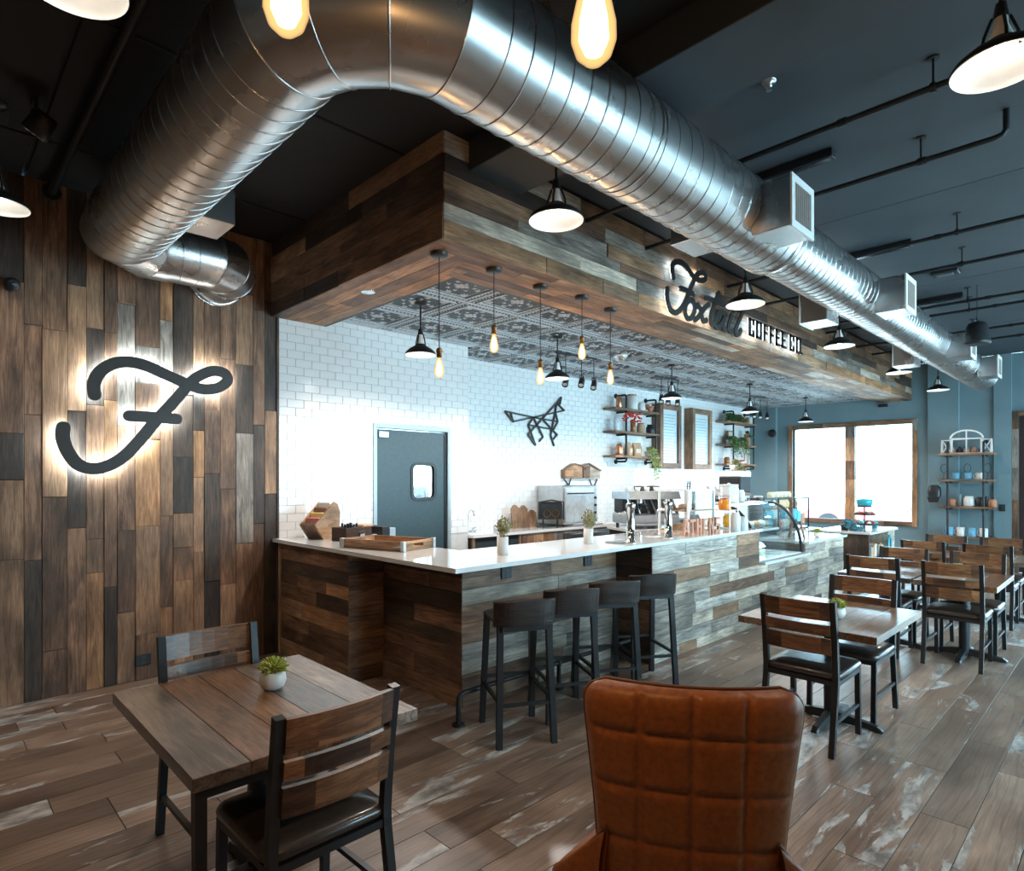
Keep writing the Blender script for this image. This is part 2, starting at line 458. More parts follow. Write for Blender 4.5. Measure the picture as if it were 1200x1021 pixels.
# ---- ceiling: black panels on the left, a boxed beam, charcoal deck on the right
ceiling = struct(MB().box(XB-.1, XF+.1, YB-.1, YR+.1, CEIL+.02, CEIL+.12).build('ceiling', CEILD))
for i in range(5):
    for j in range(6):
        x0 = XB + i*1.02; y0 = YB + j*1.47
        if x0 < 2.55: board('ceiling_panel', x0+.012, min(x0+1.02, 2.578)-.012, y0+.012, min(y0+1.47, YR)-.012, CEIL, CEIL+.02, CEILD, ceiling, .006)
bx = [3.06, 5.6, 8.2, 10.9, XF]
for a, b in zip(bx, bx[1:]):
    board('ceiling_panel', a+.003, b-.003, YB, 3.02, CEIL, CEIL+.02, CEILB, ceiling, .002)
struct(MB().cbox(2.58, 3.06, YB, 3.05, 3.63, CEIL+.02, .004).build('trim_1', CEILB))['label'] = 'boxed charcoal beam under the ceiling'

# ---- reclaimed-wood wall
wall_w = struct(MB().box(XB, XL, YW, YW+.1, 0, CEIL).build('wall_back', plain('backing_black', (.015,.012,.010), .9)))
wt = {'brown': 40, 'tan': 16, 'orange': 7, 'dark': 22, 'grey': 8, 'coal': 4}
for (a, b) in runs(XB, XL-.012, .085, .185):
    z = 0
    for (p, q) in runs(0, CEIL, .25, 1.25):
        t = random.choice((.012, .016, .02, .024))
        board('plank', a+.001, b-.001, YW-t, YW, p+.001, q-.001, wood(pick(wt), 'z'), wall_w)
board('corner_strip', XL-.012, XL+.01, YW-.03, YW, 0, 3.14, wood('dark', 'z'), wall_w)

# ---- tiled walls
TILEM = plain('glossy_white_tile', (.80,.805,.80), .14, 0, .025, 5, 0, .3)
GROUT = plain('pale_grout', (.60,.60,.59), .9, 0, .05)
TWd, THt = .166, .078
def tiles(parent, a0, a1, z0, z1, plane, at, hole=None, near=0):
    """running-bond tiles; plane 'y' = wall facing -Y, 'x' = wall facing -X"""
    full = {}; allt = []
    z = z0; k = 0
    while z < z1 - .01:
        zb = min(z+THt, z1); a = a0 - (TWd/2 if k % 2 else 0)
        while a < a1 - .005:
            p, q = max(a, a0), min(a+TWd, a1)
            if q - p > .012:
                segs = [(p, q)]
                if hole and z < hole[3] and zb > hole[2]:
                    segs = [(m, n) for m, n in ((p, min(q, hole[0])), (max(p, hole[1]), q)) if n - m > .012]
                for m, n in segs: allt.append((abs(m-near), m, n, z, zb))
            a += TWd
        z += THt; k += 1
    allt.sort()
    g = .0016; dp = .008
    for _, m, n, zz, zb in allt[:300]:
        if plane == 'y': board('tile', m+g, n-g, at-dp, at, zz+g, zb-g, TILEM, parent, .004)
        else: board('tile', at-dp, at, m+g, n-g, zz+g, zb-g, TILEM, parent, .004)
    if allt[300:]:
        mb = MB()
        for _, m, n, zz, zb in allt[300:]:
            if plane == 'y': mb.cbox(m+g, n-g, at-dp, at, zz+g, zb-g, .0036)
            else: mb.cbox(at-dp, at, m+g, n-g, zz+g, zb-g, .0036)
        tag(mb.build('tiles_beyond', TILEM, parent, fix=False), kind='stuff')
D0, D1, DT = 3.50, 4.45, 2.17
wl = struct(MB().box(XL, D0, YW, YW+.1, 0, CEIL).box(D1, XS, YW, YW+.1, 0, CEIL).box(D0, D1, YW, YW+.1, DT, CEIL).box(XS-.1, XS, YW+.1, YR+.1, 0, CEIL).build('wall_tile_left', GROUT))
tiles(wl, XL+.012, XS-.002, .98, TIN, 'y', YW, (D0-.04, D1+.04, 0, DT+.05), 2.43)
wr = struct(MB().box(XS, XF, YR, YR+.1, 0, CEIL).build('wall_tile_back', GROUT))
tiles(wr, XS+.004, XF-.004, .90, TIN, 'y', YR, None, 4.8)

# ---- swing door
dr = struct(link('door_1', None)); dr['label'] = 'dark teal swing door with a rounded window in a steel frame'
DOORM = plain('door_teal_charcoal', (.030,.058,.070), .45, 0, .12, 30)
FRAMEM = plain('door_frame_grey', (.33,.40,.42), .4, .3, .06)
mb = MB(); lx0, lx1, lz0, lz1 = 3.97, 4.28, 1.40, 1.79
ow = rrect(D1-D0-.02, DT-.02, .002, 0); 
def ringdoor(y0, y1):
    inner = rrect(lx1-lx0, lz1-lz0, .06, 0, 6); outer = rrect(D1-D0-.016, DT-.014, .002, 0, 6)
    icx, icz = (lx0+lx1)/2, (lz0+lz1)/2; ocx, ocz = (D0+D1)/2, DT/2-.003
    A = [(icx+p[0], y0, icz+p[1]) for p in inner]; B = [(ocx+p[0], y0, ocz+p[1]) for p in outer]
    C = [(p[0], y1, p[2]) for p in B]; D = [(p[0], y1, p[2]) for p in A]
    m = MB(); m.loft([A, B, C, D, A], 0, False, False); return m
ringdoor(YW+.012, YW+.056).build('door_leaf', DOORM, dr)
rim = MB()
lo_ = [[((lx0+lx1)/2 + p[0], yy, (lz0+lz1)/2 + p[1]) for p in rrect(lx1-lx0+2*o, lz1-lz0+2*o, .06+o, 0, 6)] for o, yy in ((-.012, YW+.02), (-.012, YW+.002), (.022, YW+.002), (.022, YW+.014))]
rim.loft(lo_, 0, False, False); rim.build('window_gasket', BLACK, dr)
MB().ext([(p[0], p[1]) for p in rrect(lx1-lx0, lz1-lz0, .06, 0, 6)], lambda u, v, s: ((lx0+lx1)/2+u, YW+.028+.006*s, (lz0+lz1)/2+v)).build('window_pane', plain('door_mirror_pane', (.72,.74,.74), .05, 1., .02), dr)
for (a, b, z0, z1) in ((D0-.045, D0, 0, DT+.045), (D1, D1+.045, 0, DT+.045)):
    MB().cbox(a, b, YW-.022, YW+.08, z0, z1, .003).build('door_jamb', FRAMEM, dr)
MB().cbox(D0, D1, YW-.022, YW+.08, DT, DT+.045, .003).build('door_head', FRAMEM, dr)
MB().cbox(D0+.03, D0+.15, YW-.01, YW+.012, DT-.1, DT-.035, .004).build('closer_plate', STEEL, dr)
MB().box(D1-.035, D1-.02, YW+.002, YW+.012, .02, DT-.03).build('edge_strip', BLACK, dr)

# ---- far wall with the big window
WY0, WY1, WZ0, WZ1 = 3.04, 5.27, .80, 2.70
wf = struct(MB().box(XF, XF+.15, WY1, YR+.1, 0, CEIL).box(XF, XF+.15, 1.46, WY0, 0, CEIL).box(XF, XF+.15, .12, .5, 0, CEIL).box(XF, XF+.15, YB, .12, 0, .1).box(XF, XF+.15, YB, .12, 3.0, CEIL).box(XF, XF+.15, WY0, WY1, 0, WZ0)
    .box(XF, XF+.15, WY0, WY1, WZ1, CEIL).box(XF, XF+.15, .5, 1.46, 2.72, CEIL).build('wall_right', TEALP))
MB().cbox(XF-.10, XF, 5.60, YR-.01, 0, 3.21, .004).build('pilaster', TEALP, wf)
MB().cbox(XF-.06, XF, 2.30, 2.78, 0, CEIL, .004).build('pilaster', TEALP, wf)
MB().cbox(XF-.04, XF, 1.55, 1.80, 0, CEIL, .004).build('pilaster', TEALP, wf)
MB().cbox(XF-.03, XF, 3.45, 3.62, 3.05, 3.11, .004).build('trim_block', BLACK, wf)
win = struct(link('window_1', None)); win['label'] = 'two-light window with reclaimed wood casing'
fr_w = .085
def casing(y0, y1, z0, z1, ax):
    t = {'tan': 3, 'brown': 4, 'grey': 2, 'orange': 2}
    if ax == 'z':
        for p, q in runs(z0, z1, .3, .7): board('casing_board', XF-.035, XF+.10, y0, y1, p, q, wood(pick(t), 'z'), win)
    else:
        for p, q in runs(y0, y1, .4, .8): board('casing_board', XF-.035, XF+.10, p, q, z0, z1, wood(pick(t), 'y'), win)
casing(WY0-fr_w, WY0, WZ0-fr_w, WZ1+fr_w, 'z'); casing(WY1, WY1+fr_w, WZ0-fr_w, WZ1+fr_w, 'z')
casing(4.04, 4.22, WZ0, WZ1, 'z')
casing(WY0, WY1, WZ1, WZ1+fr_w, 'y'); casing(WY0, WY1, WZ0-fr_w, WZ0, 'y')
for a, b in ((WY0, 4.04), (4.22, WY1)): MB().box(XF+.10, XF+.106, a, b, WZ0, WZ1).build('pane', GLASS, win, fix=False)
d2 = struct(link('door_2', None)); d2['label'] = 'dark brown door in a reclaimed wood casing on the far wall'
for p, q in runs(0, 2.8, .4, .9): board('casing_board', XF-.04, XF+.05, 1.46, 1.545, p, q, wood(pick({'brown': 2, 'tan': 1, 'grey': 1}), 'z'), d2)
for p, q in runs(.42, 1.46, .4, .8): board('casing_board', XF-.04, XF+.05, p, q, 2.72, 2.80, wood('brown', 'y'), d2)
MB().cbox(XF+.06, XF+.11, .5, 1.46, 0, 2.72, .004).build('door_leaf', plain('door_oxblood', (.045,.022,.020), .5), d2)

# ---- storefront wall (behind the viewer's right shoulder), left and rear walls
sf = struct(MB().box(XB, 3.8, YB-.15, YB, 0, CEIL).box(13.4, XF, YB-.15, YB, 0, CEIL).box(3.8, 13.4, YB-.15, YB, 3.0, CEIL).box(3.8, 13.4, YB-.15, YB, 0, .1).build('wall_front', TEALP))
for i in range(6):
    x0 = 3.8 + i*1.6
    wn = struct(link('window_%d' % (i+2), None))
    MB().box(x0, x0+.05, YB-.12, YB-.04, .1, 3.0).box(x0+1.55, x0+1.6, YB-.12, YB-.04, .1, 3.0).box(x0, x0+1.6, YB-.12, YB-.04, 2.2, 2.26).build('frame', BLACK, wn)
    MB().box(x0+.05, x0+1.55, YB-.085, YB-.08, .1, 3.0).build('pane', GLASS, wn, fix=False)
wn = struct(link('window_9', None))
for a in (YB, -1.22, .06): MB().box(XF+.03, XF+.11, a, a+.06, .1, 3.0).build('frame', BLACK, wn)
MB().box(XF+.06, XF+.066, YB+.06, .06, .1, 3.0).build('pane', GLASS, wn, fix=False)
struct(MB().box(XB-.15, XB, YB-.15, YW+.1, 0, CEIL).build('wall_left', plain('warm_grey_paint', (.20,.165,.14), .7)))

# ---- outside, seen blown-out through the window
struct(MB().box(XF+.3, XF+60, -40, 60, -.2, -.1).build('ground_outside', plain('pale_concrete', (.55,.53,.5), .9)))
# ================================================================== SOFFIT over the bar
SX0, SY0, SZ0 = 2.38, 3.06, 3.136
sof = struct(MB().box(SX0+.03, XF, SY0+.03, 3.59, SZ0+.03, CEIL).box(SX0+.03, 2.90, 3.59, YW, SZ0+.03, CEIL).build('wall_soffit', plain('backing_black', (.015,.012,.010), .9)))
sof['label'] = 'reclaimed wood clad bulkhead hanging over the bar'
st = {'brown': 34, 'tan': 22, 'orange': 10, 'grey': 20, 'pale': 6, 'dark': 10}
hz = [SZ0, 3.26, 3.37, 3.45, 3.56, 3.68, CEIL]
for k, (z0, z1) in enumerate(zip(hz, hz[1:])):
    wts = {'orange': 5, 'tan': 5, 'pale': 1} if k == 0 else ({'pale': 3, 'grey': 5, 'tan': 1} if k == 1 else st)
    for p, q in runs(SX0, XF, .45, 1.5):
        t = random.uniform(.002, .014)
        board('soffit_plank', p+.001, q-.001, SY0-t, SY0+.03, z0+.001, z1-.001, wood(pick(wts), 'x'), sof)
    for p, q in runs(SY0, YW, .5, 1.5):
        t = random.uniform(.002, .012)
        board('soffit_plank', SX0-t, SX0+.03, p+.001, q-.001, z0+.001, z1-.001, wood(pick({'brown': 6, 'dark': 5, 'tan': 2, 'orange': 1}), 'y'), sof)
# underside border
bands = [3.062, 3.17, 3.28, 3.39, 3.49, 3.60]
for a, b in zip(bands, bands[1:]):
    for p, q in runs(SX0+(a-3.06), XF, .5, 1.6):
        board('underside_plank', p+.001, q-.001, a+.001, b-.001, SZ0, SZ0+.03+random.uniform(0,.006), wood(pick({'orange': 6, 'tan': 5, 'brown': 3, 'pale': 2, 'dark': 1}), 'x'), sof)
bands = [2.382, 2.49, 2.62, 2.76, 2.90]
for k, (a, b) in enumerate(zip(bands, bands[1:])):
    for p, q in runs(3.06+(b-2.38)*.7, YW, .6, 1.5):
        board('underside_plank', a+.001, b-.001, p+.001, q-.001, SZ0, SZ0+.03, wood(pick({'orange': 4, 'tan': 5, 'brown': 4, 'dark': 1}), 'y'), sof)
board('inner_edge', 2.90, 2.925, 3.60, YW, SZ0, TIN+.02, BLACK, sof); board('inner_edge', 2.90, XF, 3.60, 3.625, SZ0, TIN+.02, BLACK, sof)
dl = tag(MB().lathe([(.0,0),(.045,0),(.055,-.004),(.055,.004)], 20, (2.62, 4.35, SZ0-.001)).build('recessed_light', CHROME), 'small chrome recessed light in the wood underside of the bulkhead', 'light')

# ---- pressed tin ceiling tiles
TIND = plain('tin_dark', (.020,.021,.022), .45, .3, .3, 30)
TINL = plain('tin_silver_rub', (.56,.57,.58), .4, .35, .15, 30)
def tin_tile(w, d):
    m = MB(); a, b = w/2, d/2
    m.box(-a, a, -b, b, .006, .012, 0)
    def frame(o, t, z, mi):
        m.box(-a+o, a-o, -b+o, -b+o+t, z, .007, mi); m.box(-a+o, a-o, b-o-t, b-o, z, .007, mi)
        m.box(-a+o, -a+o+t, -b+o+t, b-o-t, z, .007, mi); m.box(a-o-t, a-o, -b+o+t, b-o-t, z, .007, mi)
    frame(.001, .013, .0, 1)
    frame(.066, .015, -.006, 1); frame(.108, .006, .002, 1)
    # rope beads in the border
    n = 14
    for i in range(n):
        for sx, sy in ((1,0), (-1,0), (0,1), (0,-1)):
            t = (-1 + 2*(i+.5)/n)
            cx, cy = (sx*(a-.040), t*(b-.03)) if sx else (t*(a-.03), sy*(b-.040))
            m.box(cx-.007, cx+.007, cy-.007, cy+.007, .001, .007, 1)
    # ornament: rosette, petals and corner fans
    def petal(cx, cy, ang, l, wd, z=0.0, mi=1):
        c, s_ = math.cos(ang), math.sin(ang)
        P0 = [(0,0), (l*.35, wd*.5), (l*.75, wd*.42), (l, 0), (l*.75, -wd*.42), (l*.35, -wd*.5)]
        pts = [(cx + u*c - v*s_, cy + u*s_ + v*c) for u, v in P0]
        m.add([(x, y_, .006) for x, y_ in pts] + [(cx + l*.5*c, cy + l*.5*s_, z-.004)], [(i, (i+1) % 6, 6) for i in range(6)], mi)
    for i in range(8): petal(0, 0, i*PI/4, .085 if i % 2 == 0 else .065, .036)
    for i in range(16): petal(.105*math.cos(i*PI/8), .105*math.sin(i*PI/8), i*PI/8 + .9*(1 if i % 2 else -1), .05, .016)
    for sx in (-1, 1):
        for sy in (-1, 1):
            cx, cy = sx*(a-.115), sy*(b-.115); ba = math.atan2(-sy, -sx)
            for k in (-2, -1, 0, 1, 2): petal(cx, cy, ba + k*.38, .095 - abs(k)*.012, .02)
    for i in range(4):
        ang = i*PI/2
        for k in (-1, 0, 1): petal((a-.12)*math.cos(ang), (b-.12)*math.sin(ang), ang + PI + k*.55, .055, .018)
    return m
TW = .648
tinc = struct(MB().box(2.92, XF, 3.60, YR, TIN+.015, TIN+.05).build('ceiling_tin', TIND)); tinc['label'] = 'pressed tin panel ceiling over the bar'
full = tin_tile(TW-.004, TW-.004).mesh('tin_tile', [TIND, TINL])
nx = int((XF-2.925)/TW) + 1
for i in range(nx):
    for j in range(5):
        x0 = min(2.925 + i*TW, XF-TW); y0 = 3.605 + j*TW
        if y0 + TW > YW and x0 < XS and j > 2:
            if j == 3:
                dd = YW - y0; k = 'tin_%d' % int(dd*100)
                if x0 + TW <= XS + .3:
                    o = link('tin_tile', bpy.data.meshes.get('tin_tile_cut') or tin_tile(TW-.004, dd-.004).mesh('tin_tile_cut', [TIND, TINL]), tinc, (x0+TW/2, y0+dd/2, TIN-.001)); continue
            else: continue
        if y0 + TW > YR:
            dd = YR - y0
            link('tin_tile', bpy.data.meshes.get('tin_tile_edge') or tin_tile(TW-.004, dd-.004).mesh('tin_tile_edge', [TIND, TINL]), tinc, (x0+TW/2, y0+dd/2, TIN-.001)); continue
        link('tin_tile', full, tinc, (x0+TW/2, y0+TW/2, TIN))
# ================================================================== BAR
BT = 1.07
def clad(parent, plane, at, a0, a1, z0, z1, wts, name='plank', hs=(.10, .15), ls=(.35, 1.3), thick=.02):
    for zz0, zz1 in runs(z0, z1, *hs):
        for p, q in runs(a0, a1, *ls):
            t = random.uniform(.0, .007); tone = pick(wts)
            if plane == 'y': board(name, p+.001, q-.001, at-t, at+thick, zz0+.001, zz1-.001, wood(tone, 'x'), parent)
            else: board(name, at-t, at+thick, p+.001, q-.001, zz0+.001, zz1-.001, wood(tone, 'y'), parent)
bar = thing('bar_counter', 'long bar counter clad in reclaimed planks beneath the white stone top', 'counter', (2.77, 3.35, 0))
W = lambda *p: Vector(p)
bar.location = (0, 0, 0)
CORE = plain('backing_black', (.015,.012,.010), .9)
BF = 2.965                                             # front plane past the stools
MB().box(2.47, 3.0, 4.38, YW-.002, 0, 1.04).box(2.79, 3.05, 3.37, 4.38, 0, 1.04).box(3.05, 4.62, 3.37, 3.6, 0, 1.04).box(4.62, 6.75, BF+.02, 3.6, 0, 1.04).box(6.75, 8.10, BF+.02, 3.75, 0, .665).box(8.10, 9.53, BF+.02, 3.6, 0, .798).build('core', CORE, bar)
shade_mix = {'brown': 10, 'dark': 7, 'tan': 3, 'orange': 2}  # left-facing sides: their shade is put into darker plank tones
lit_mix = {'pale': 11, 'grey': 7, 'daypale': 8, 'tan': 3, 'brown': 2}  # right-hand front: bright daylight is put into paler plank tones
md = {'grey': 8, 'brown': 8, 'tan': 4, 'daypale': 3, 'pale': 3}
clad(bar, 'x', 2.45, 4.36, 5.60, 0, 1.04, shade_mix)
clad(bar, 'y', 4.36, 2.45, 2.79, 0, 1.04, {'brown': 4, 'orange': 3, 'tan': 2}, ls=(.5, .6))
clad(bar, 'x', 2.77, 3.35, 4.36, 0, 1.04, shade_mix)
clad(bar, 'y', 3.35, 2.77, 4.62, 0, 1.04, md)
clad(bar, 'x', 4.60, BF, 3.35, 0, 1.04, {'dark': 3, 'brown': 3}, ls=(.4, .5))  # return face: shade is put into the dark plank tones
zr = [0, .10, .225, .345, .45, .56, .665]
for k, (z0, z1) in enumerate(zip(zr, zr[1:])):
    for p, q in runs(4.60, 9.53, .3, 1.1): board('plank', p+.001, q-.001, BF-random.uniform(0, .007), BF+.02, z0+.001, z1-.001, wood(pick(lit_mix), 'x'), bar)
for z0, z1 in ((.665, .79), (.79, .915), (.915, 1.04)):
    for p, q in runs(4.60, 6.75, .35, 1.0): board('plank', p+.001, q-.001, BF-random.uniform(0, .007), BF+.02, z0+.001, z1-.001, wood(pick(lit_mix), 'x'), bar)
for p, q in runs(8.10, 9.53, .35, .9): board('plank', p+.001, q-.001, BF-.003, BF+.02, .666, .80, wood(pick(lit_mix), 'x'), bar)
for z0, z1 in ((.668, .73), (.73, .797)): board('plank', 8.08, 8.10, BF+.01, 3.6, z0, z1, wood('brown', 'y'), bar)
board('end_trim', 2.43, 2.452, 5.60, 5.628, 0, 1.04, wood('board', 'z'), bar)
QUARTZ = plain('white_quartz', (.76,.75,.735), .09, 0, .03, 8, 0, .4)
top = MB()
def slab(m, poly, z0, z1, c=.004):
    n = len(poly); cx = sum(p[0] for p in poly)/n; cy = sum(p[1] for p in poly)/n
    m.ext(poly, lambda u, v, s: (u, v, z1 if s else z0)); return m
slab(top, [(2.375, 2.93), (6.76, 2.93), (6.76, 3.68), (3.02, 3.68), (3.02, YW-.012), (2.43, YW-.012), (2.375, YW-.035)], 1.04, BT)
tag(top.build('stone_countertop', QUARTZ), 'white stone bar top, L-shaped, with glossy surface', 'countertop')
tag(slab(MB(), [(6.765, 2.90), (8.10, 2.90), (8.10, 2.982), (6.765, 2.982)], .666, .695).build('display_ledge', QUARTZ), 'low white stone ledge beneath the curved pastry case', 'ledge')
tag(slab(MB(), [(8.10, 2.92), (9.56, 2.92), (9.56, 3.62), (8.10, 3.62)], .80, .83).build('stone_countertop', QUARTZ), 'low white stone top past the curved pastry case', 'countertop')
# outlets
def outlet(loc, axis, label, s=1):
    o = thing('outlet', label, 'outlet', loc)
    m = MB()
    if axis == 'y': m.cbox(-.055*s, .055*s, -.008, 0, -.046, .046, .004)
    else: m.cbox(-.008, 0, -.045*s, .045*s, -.06, .06, .004)
    m.build('cover_plate', BLACK, o)
    for dz in (-.02, .02):
        q = MB()
        if axis == 'y': q.cbox(-.018, .018, -.011, -.007, dz-.014, dz+.014, .002)
        else: q.cbox(-.011, -.007, -.018, .018, dz-.016, dz+.016, .002)
        q.build('socket', plain('socket_grey', (.03,.031,.033), .4), o)
    return o
outlet((3.20, 3.343, .915), 'y', 'black outlet under the bar top near its outer corner')
outlet((4.18, 3.343, .915), 'y', 'black outlet under the bar top near the reclaimed wood return')
outlet((1.32, YW-.024, .16), 'y', 'black outlet low on the reclaimed wood wall')
outlet((XF-.041, 1.68, 1.12), 'x', 'black plate on the far teal wall beside the pipe shelf')
# foot rail
fr_ = thing('foot_rail', 'black iron pipe foot rail running along the bar front', 'foot rail', (2.56, 3.13, 0))
m = MB(); m.tube([(0,0,0), (0,0,.16), (.006,0,.185), (.02,0,.198), (.045,0,.205), (2.02,0,.205)], .017, 10); m.build('rail', PIPE, fr_)
for x in (1.0, 2.0): MB().cyl((x,0,0), (x,0,.2), .017, n=10).cyl((x,0,.185), (x,0,.225), .024, n=10).build('post', PIPE, fr_)
for x in (0, 1.0, 2.0): MB().cyl((x,0,0), (x,0,.012), .042, n=16).build('flange', PIPE, fr_)
# ---- back counter under the recessed wall
bc_x = [4.78, 5.62, 6.45, 7.55, 8.35, 9.4, 10.4, 11.6]
kinds = ['sink cabinet with a dark open front', 'reclaimed wood cabinet with dark knobs below the bread boards', 'stainless drawer unit below the oven', 'reclaimed wood cabinet right of the oven', 'dark open cabinet below the tap handles', 'reclaimed wood cabinet behind the bar sign letters', 'dark cabinet below the coffee grinders']
for i, (a, b) in enumerate(zip(bc_x, bc_x[1:])):
    c = thing('base_cabinet', kinds[i], 'cabinet', ((a+b)/2, 5.9, 0)); h = (b-a)/2
    MB().box(-h+.002, h-.002, -.30, .29, 0, .915).build('body', CORE if i in (0, 4, 6) else wood('grey', 'z'), c)
    if i == 2:
        for k in range(3):
            d = MB().cbox(-h+.01, h-.01, -.325, -.30, .1+k*.27, .34+k*.27, .004).build('drawer', STEEL, c)
            MB().tube([(-h+.15,-.325,.31+k*.27), (-h+.15,-.36,.31+k*.27), (h-.15,-.36,.31+k*.27), (h-.15,-.325,.31+k*.27)], .007, 6).build('handle', STEEL, d)
    elif i in (0, 4, 6):
        MB().box(-h+.05, h-.05, -.305, -.30, .08, .86).build('front_panel', plain('panel_teal_black', (.02,.032,.040), .4), c)
        for s in (-1, 1): board('stile', s*(h-.026)-.022, s*(h-.026)+.022, -.32, -.30, 0, .915, wood('tan', 'z'), c)
    else:
        tn = ['brown', 'tan', 'orange', 'grey']
        for k in range(4):
            d = board('door', -h+.01+k*(2*h-.02)/4, -h+.004+(k+1)*(2*h-.02)/4, -.322, -.30, .06, .90, wood(tn[k], 'z'), c)
        for s in (-.06, .06): MB().cyl((s,-.322,.78), (s,-.345,.78), .022, n=10).build('knob', BLACK, c)
tag(slab(MB(), [(4.775, 5.56), (11.6, 5.56), (11.6, YR-.012), (4.775, YR-.012)], .915, .95).build('back_countertop', QUARTZ), 'white stone worktop along the tiled wall behind the bar', 'countertop')
# ================================================================== SPIRAL DUCT
DZ, DY, DX, DR = 3.37, 1.87, 1.047, .25
Y3 = 5.20
duct = thing('spiral_duct', 'large galvanised spiral air duct bending round below the ceiling', 'duct', (0, 0, 0))
def section(p0, p1, r, pitch=.118, mat_=None):
    p0, p1 = Vector(p0), Vector(p1); d = (p1-p0); L_ = d.length; d.normalize()
    a = d.orthogonal().normalized(); b = d.cross(a)
    o = MB().cyl(p0, p1, r, n=64, caps=False).build('duct_section', mat_ or GALV, duct)
    n = int(L_/pitch*40); pts = []
    for i in range(n+1):
        t = i/n*L_; an = 2*PI*t/pitch
        pts.append(p0 + d*t + (a*math.cos(an) + b*math.sin(an))*r)
    MB().tube(pts, .0048, 4).build('spiral_seam', GALV, o)
    return o
def ring(p, d, r, wd=.02, t=.008, name='collar'):
    p, d = Vector(p), Vector(d).normalized()
    m = MB(); a = d.orthogonal().normalized(); b = d.cross(a)
    loops = [[p + d*s + (a*math.cos(2*PI*i/64) + b*math.sin(2*PI*i/64))*q for i in range(64)] for s, q in ((-wd, r), (-wd*.8, r+t), (wd*.8, r+t), (wd, r))]
    return m.loft(loops, 0, True, False).build(name, GALV, duct)
def elbow(c0, dir0, dir1, Rr, r, joints=4):
    """gored elbow: straight gores between mitred joints"""
    d0, d1 = Vector(dir0), Vector(dir1)
    ctr = Vector(c0) + d1*Rr
    def cen(t): return ctr - d1*Rr*math.cos(t) + d0*Rr*math.sin(t)
    angs = [0] + [(k+.5)*(PI/2)/joints for k in range(joints)] + [PI/2]
    up = Vector((0,0,1)); loops = []
    for t in angs:
        out = (d1*-1)*math.cos(t) + d0*math.sin(t)
        half = (PI/2)/joints/2
        k = 1/math.cos(half) if 0 < t < PI/2 else 1
        cc = ctr + out*Rr*k
        loops.append([cc + out*math.cos(2*PI*i/64)*r*k + up*math.sin(2*PI*i/64)*r for i in range(64)])
    for l0, l1 in zip(loops, loops[1:]): MB().loft([l0, l1], 0, True, False).build('elbow_gore', GALV, duct)
    for l in loops[1:-1]: MB().tube(l, .005, 5, True).build('gore_joint', GALV, duct)
ER = .50
section((DX+ER, DY, DZ), (3.99, DY, DZ), DR); ring((4.42, DY, DZ), (1,0,0), DR-.004, .03, .012); ring((2.62, DY, DZ), (1,0,0), DR, .006, .004)
section((3.99, DY, DZ), (4.42, DY, DZ), DR)
section((4.42, DY, DZ), (13.0, DY, DZ), DR-.028, .10)
MB().lathe([(0, 0), (.215, 0), (.222, .01), (.222, -.03)], 48, (0,0,0), 0, True, Matrix.Translation((13.0, DY, DZ)) @ Matrix.Rotation(R(90), 4, 'Y')).build('end_cap', GALV, duct)
elbow((DX+ER, DY, DZ), (-1,0,0), (0,1,0), ER, DR, 4)
section((DX, DY+ER, DZ), (DX, Y3-.34, DZ), DR)
elbow((DX, Y3-.34, DZ), (0,1,0), (1,0,0), .34, DR*.93, 2)
ring((DX, Y3-.34, DZ), (0,1,0), DR*.94, .02, .008)
section((DX+.34, Y3, DZ), (1.62, Y3, DZ), DR*.9)
elbow((1.62, Y3, DZ), (1,0,0), (0,1,0), .26, DR*.88, 3)
MB().cyl((1.88, Y3+.26, DZ), (1.88, YW-.01, DZ), DR*.88, n=48, caps=False).build('wall_stub', GALV, duct)
ring((1.88, YW-.03, DZ), (0,1,0), DR*.88, .02, .02)
def register(c, nrm, w=.33, h=.30, l=.24, grille=True):
    """box take-off; nrm = +1/-1 along Y, or 'x'"""
    c = Vector(c)
    if nrm == 'x':
        MB().cbox(c.x, c.x+l, c.y-w/2, c.y+w/2, c.z-h/2, c.z+h/2, .004).build('register_box', GALV, duct); return
    y0, y1 = sorted((c.y, c.y + nrm*l))
    o = MB().cbox(c.x-w/2, c.x+w/2, y0, y1, c.z-h/2, c.z+h/2, .004).build('register_box', GALV, duct)
    if grille:
        ye = c.y + nrm*l
        fm = MB(); t = .035; a, b = sorted((ye, ye+nrm*.012))
        for (x0, x1, z0, z1) in ((-w/2-.01, w/2+.01, h/2-t, h/2+.01), (-w/2-.01, w/2+.01, -h/2-.01, -h/2+t), (-w/2-.01, -w/2+t, -h/2+t, h/2-t), (w/2-t, w/2+.01, -h/2+t, h/2-t)):
            fm.box(c.x+x0, c.x+x1, a, b, c.z+z0, c.z+z1)
        f = fm.build('grille_frame', WHITE, o)
        for k in range(11):
            x = c.x - w/2 + t + (w-2*t)*(k+.5)/11
            MB().box(x-.004, x+.004, a, b, c.z-h/2+t, c.z+h/2-t).build('grille_slat', plain('grille_grey', (.42,.36,.32), .5), f)
for x in (3.9, 6.45, 9.45, 11.5): register((x, DY-.18, 3.29), -1)
register((3.98, DY+.18, 3.38), 1, .33, .22, .26, False)
for x in (6.3, 9.5): register((x, DY+.18, 3.28), 1)
register((DX+.2, 4.32, 3.42), 'x', .34, .26, .26)
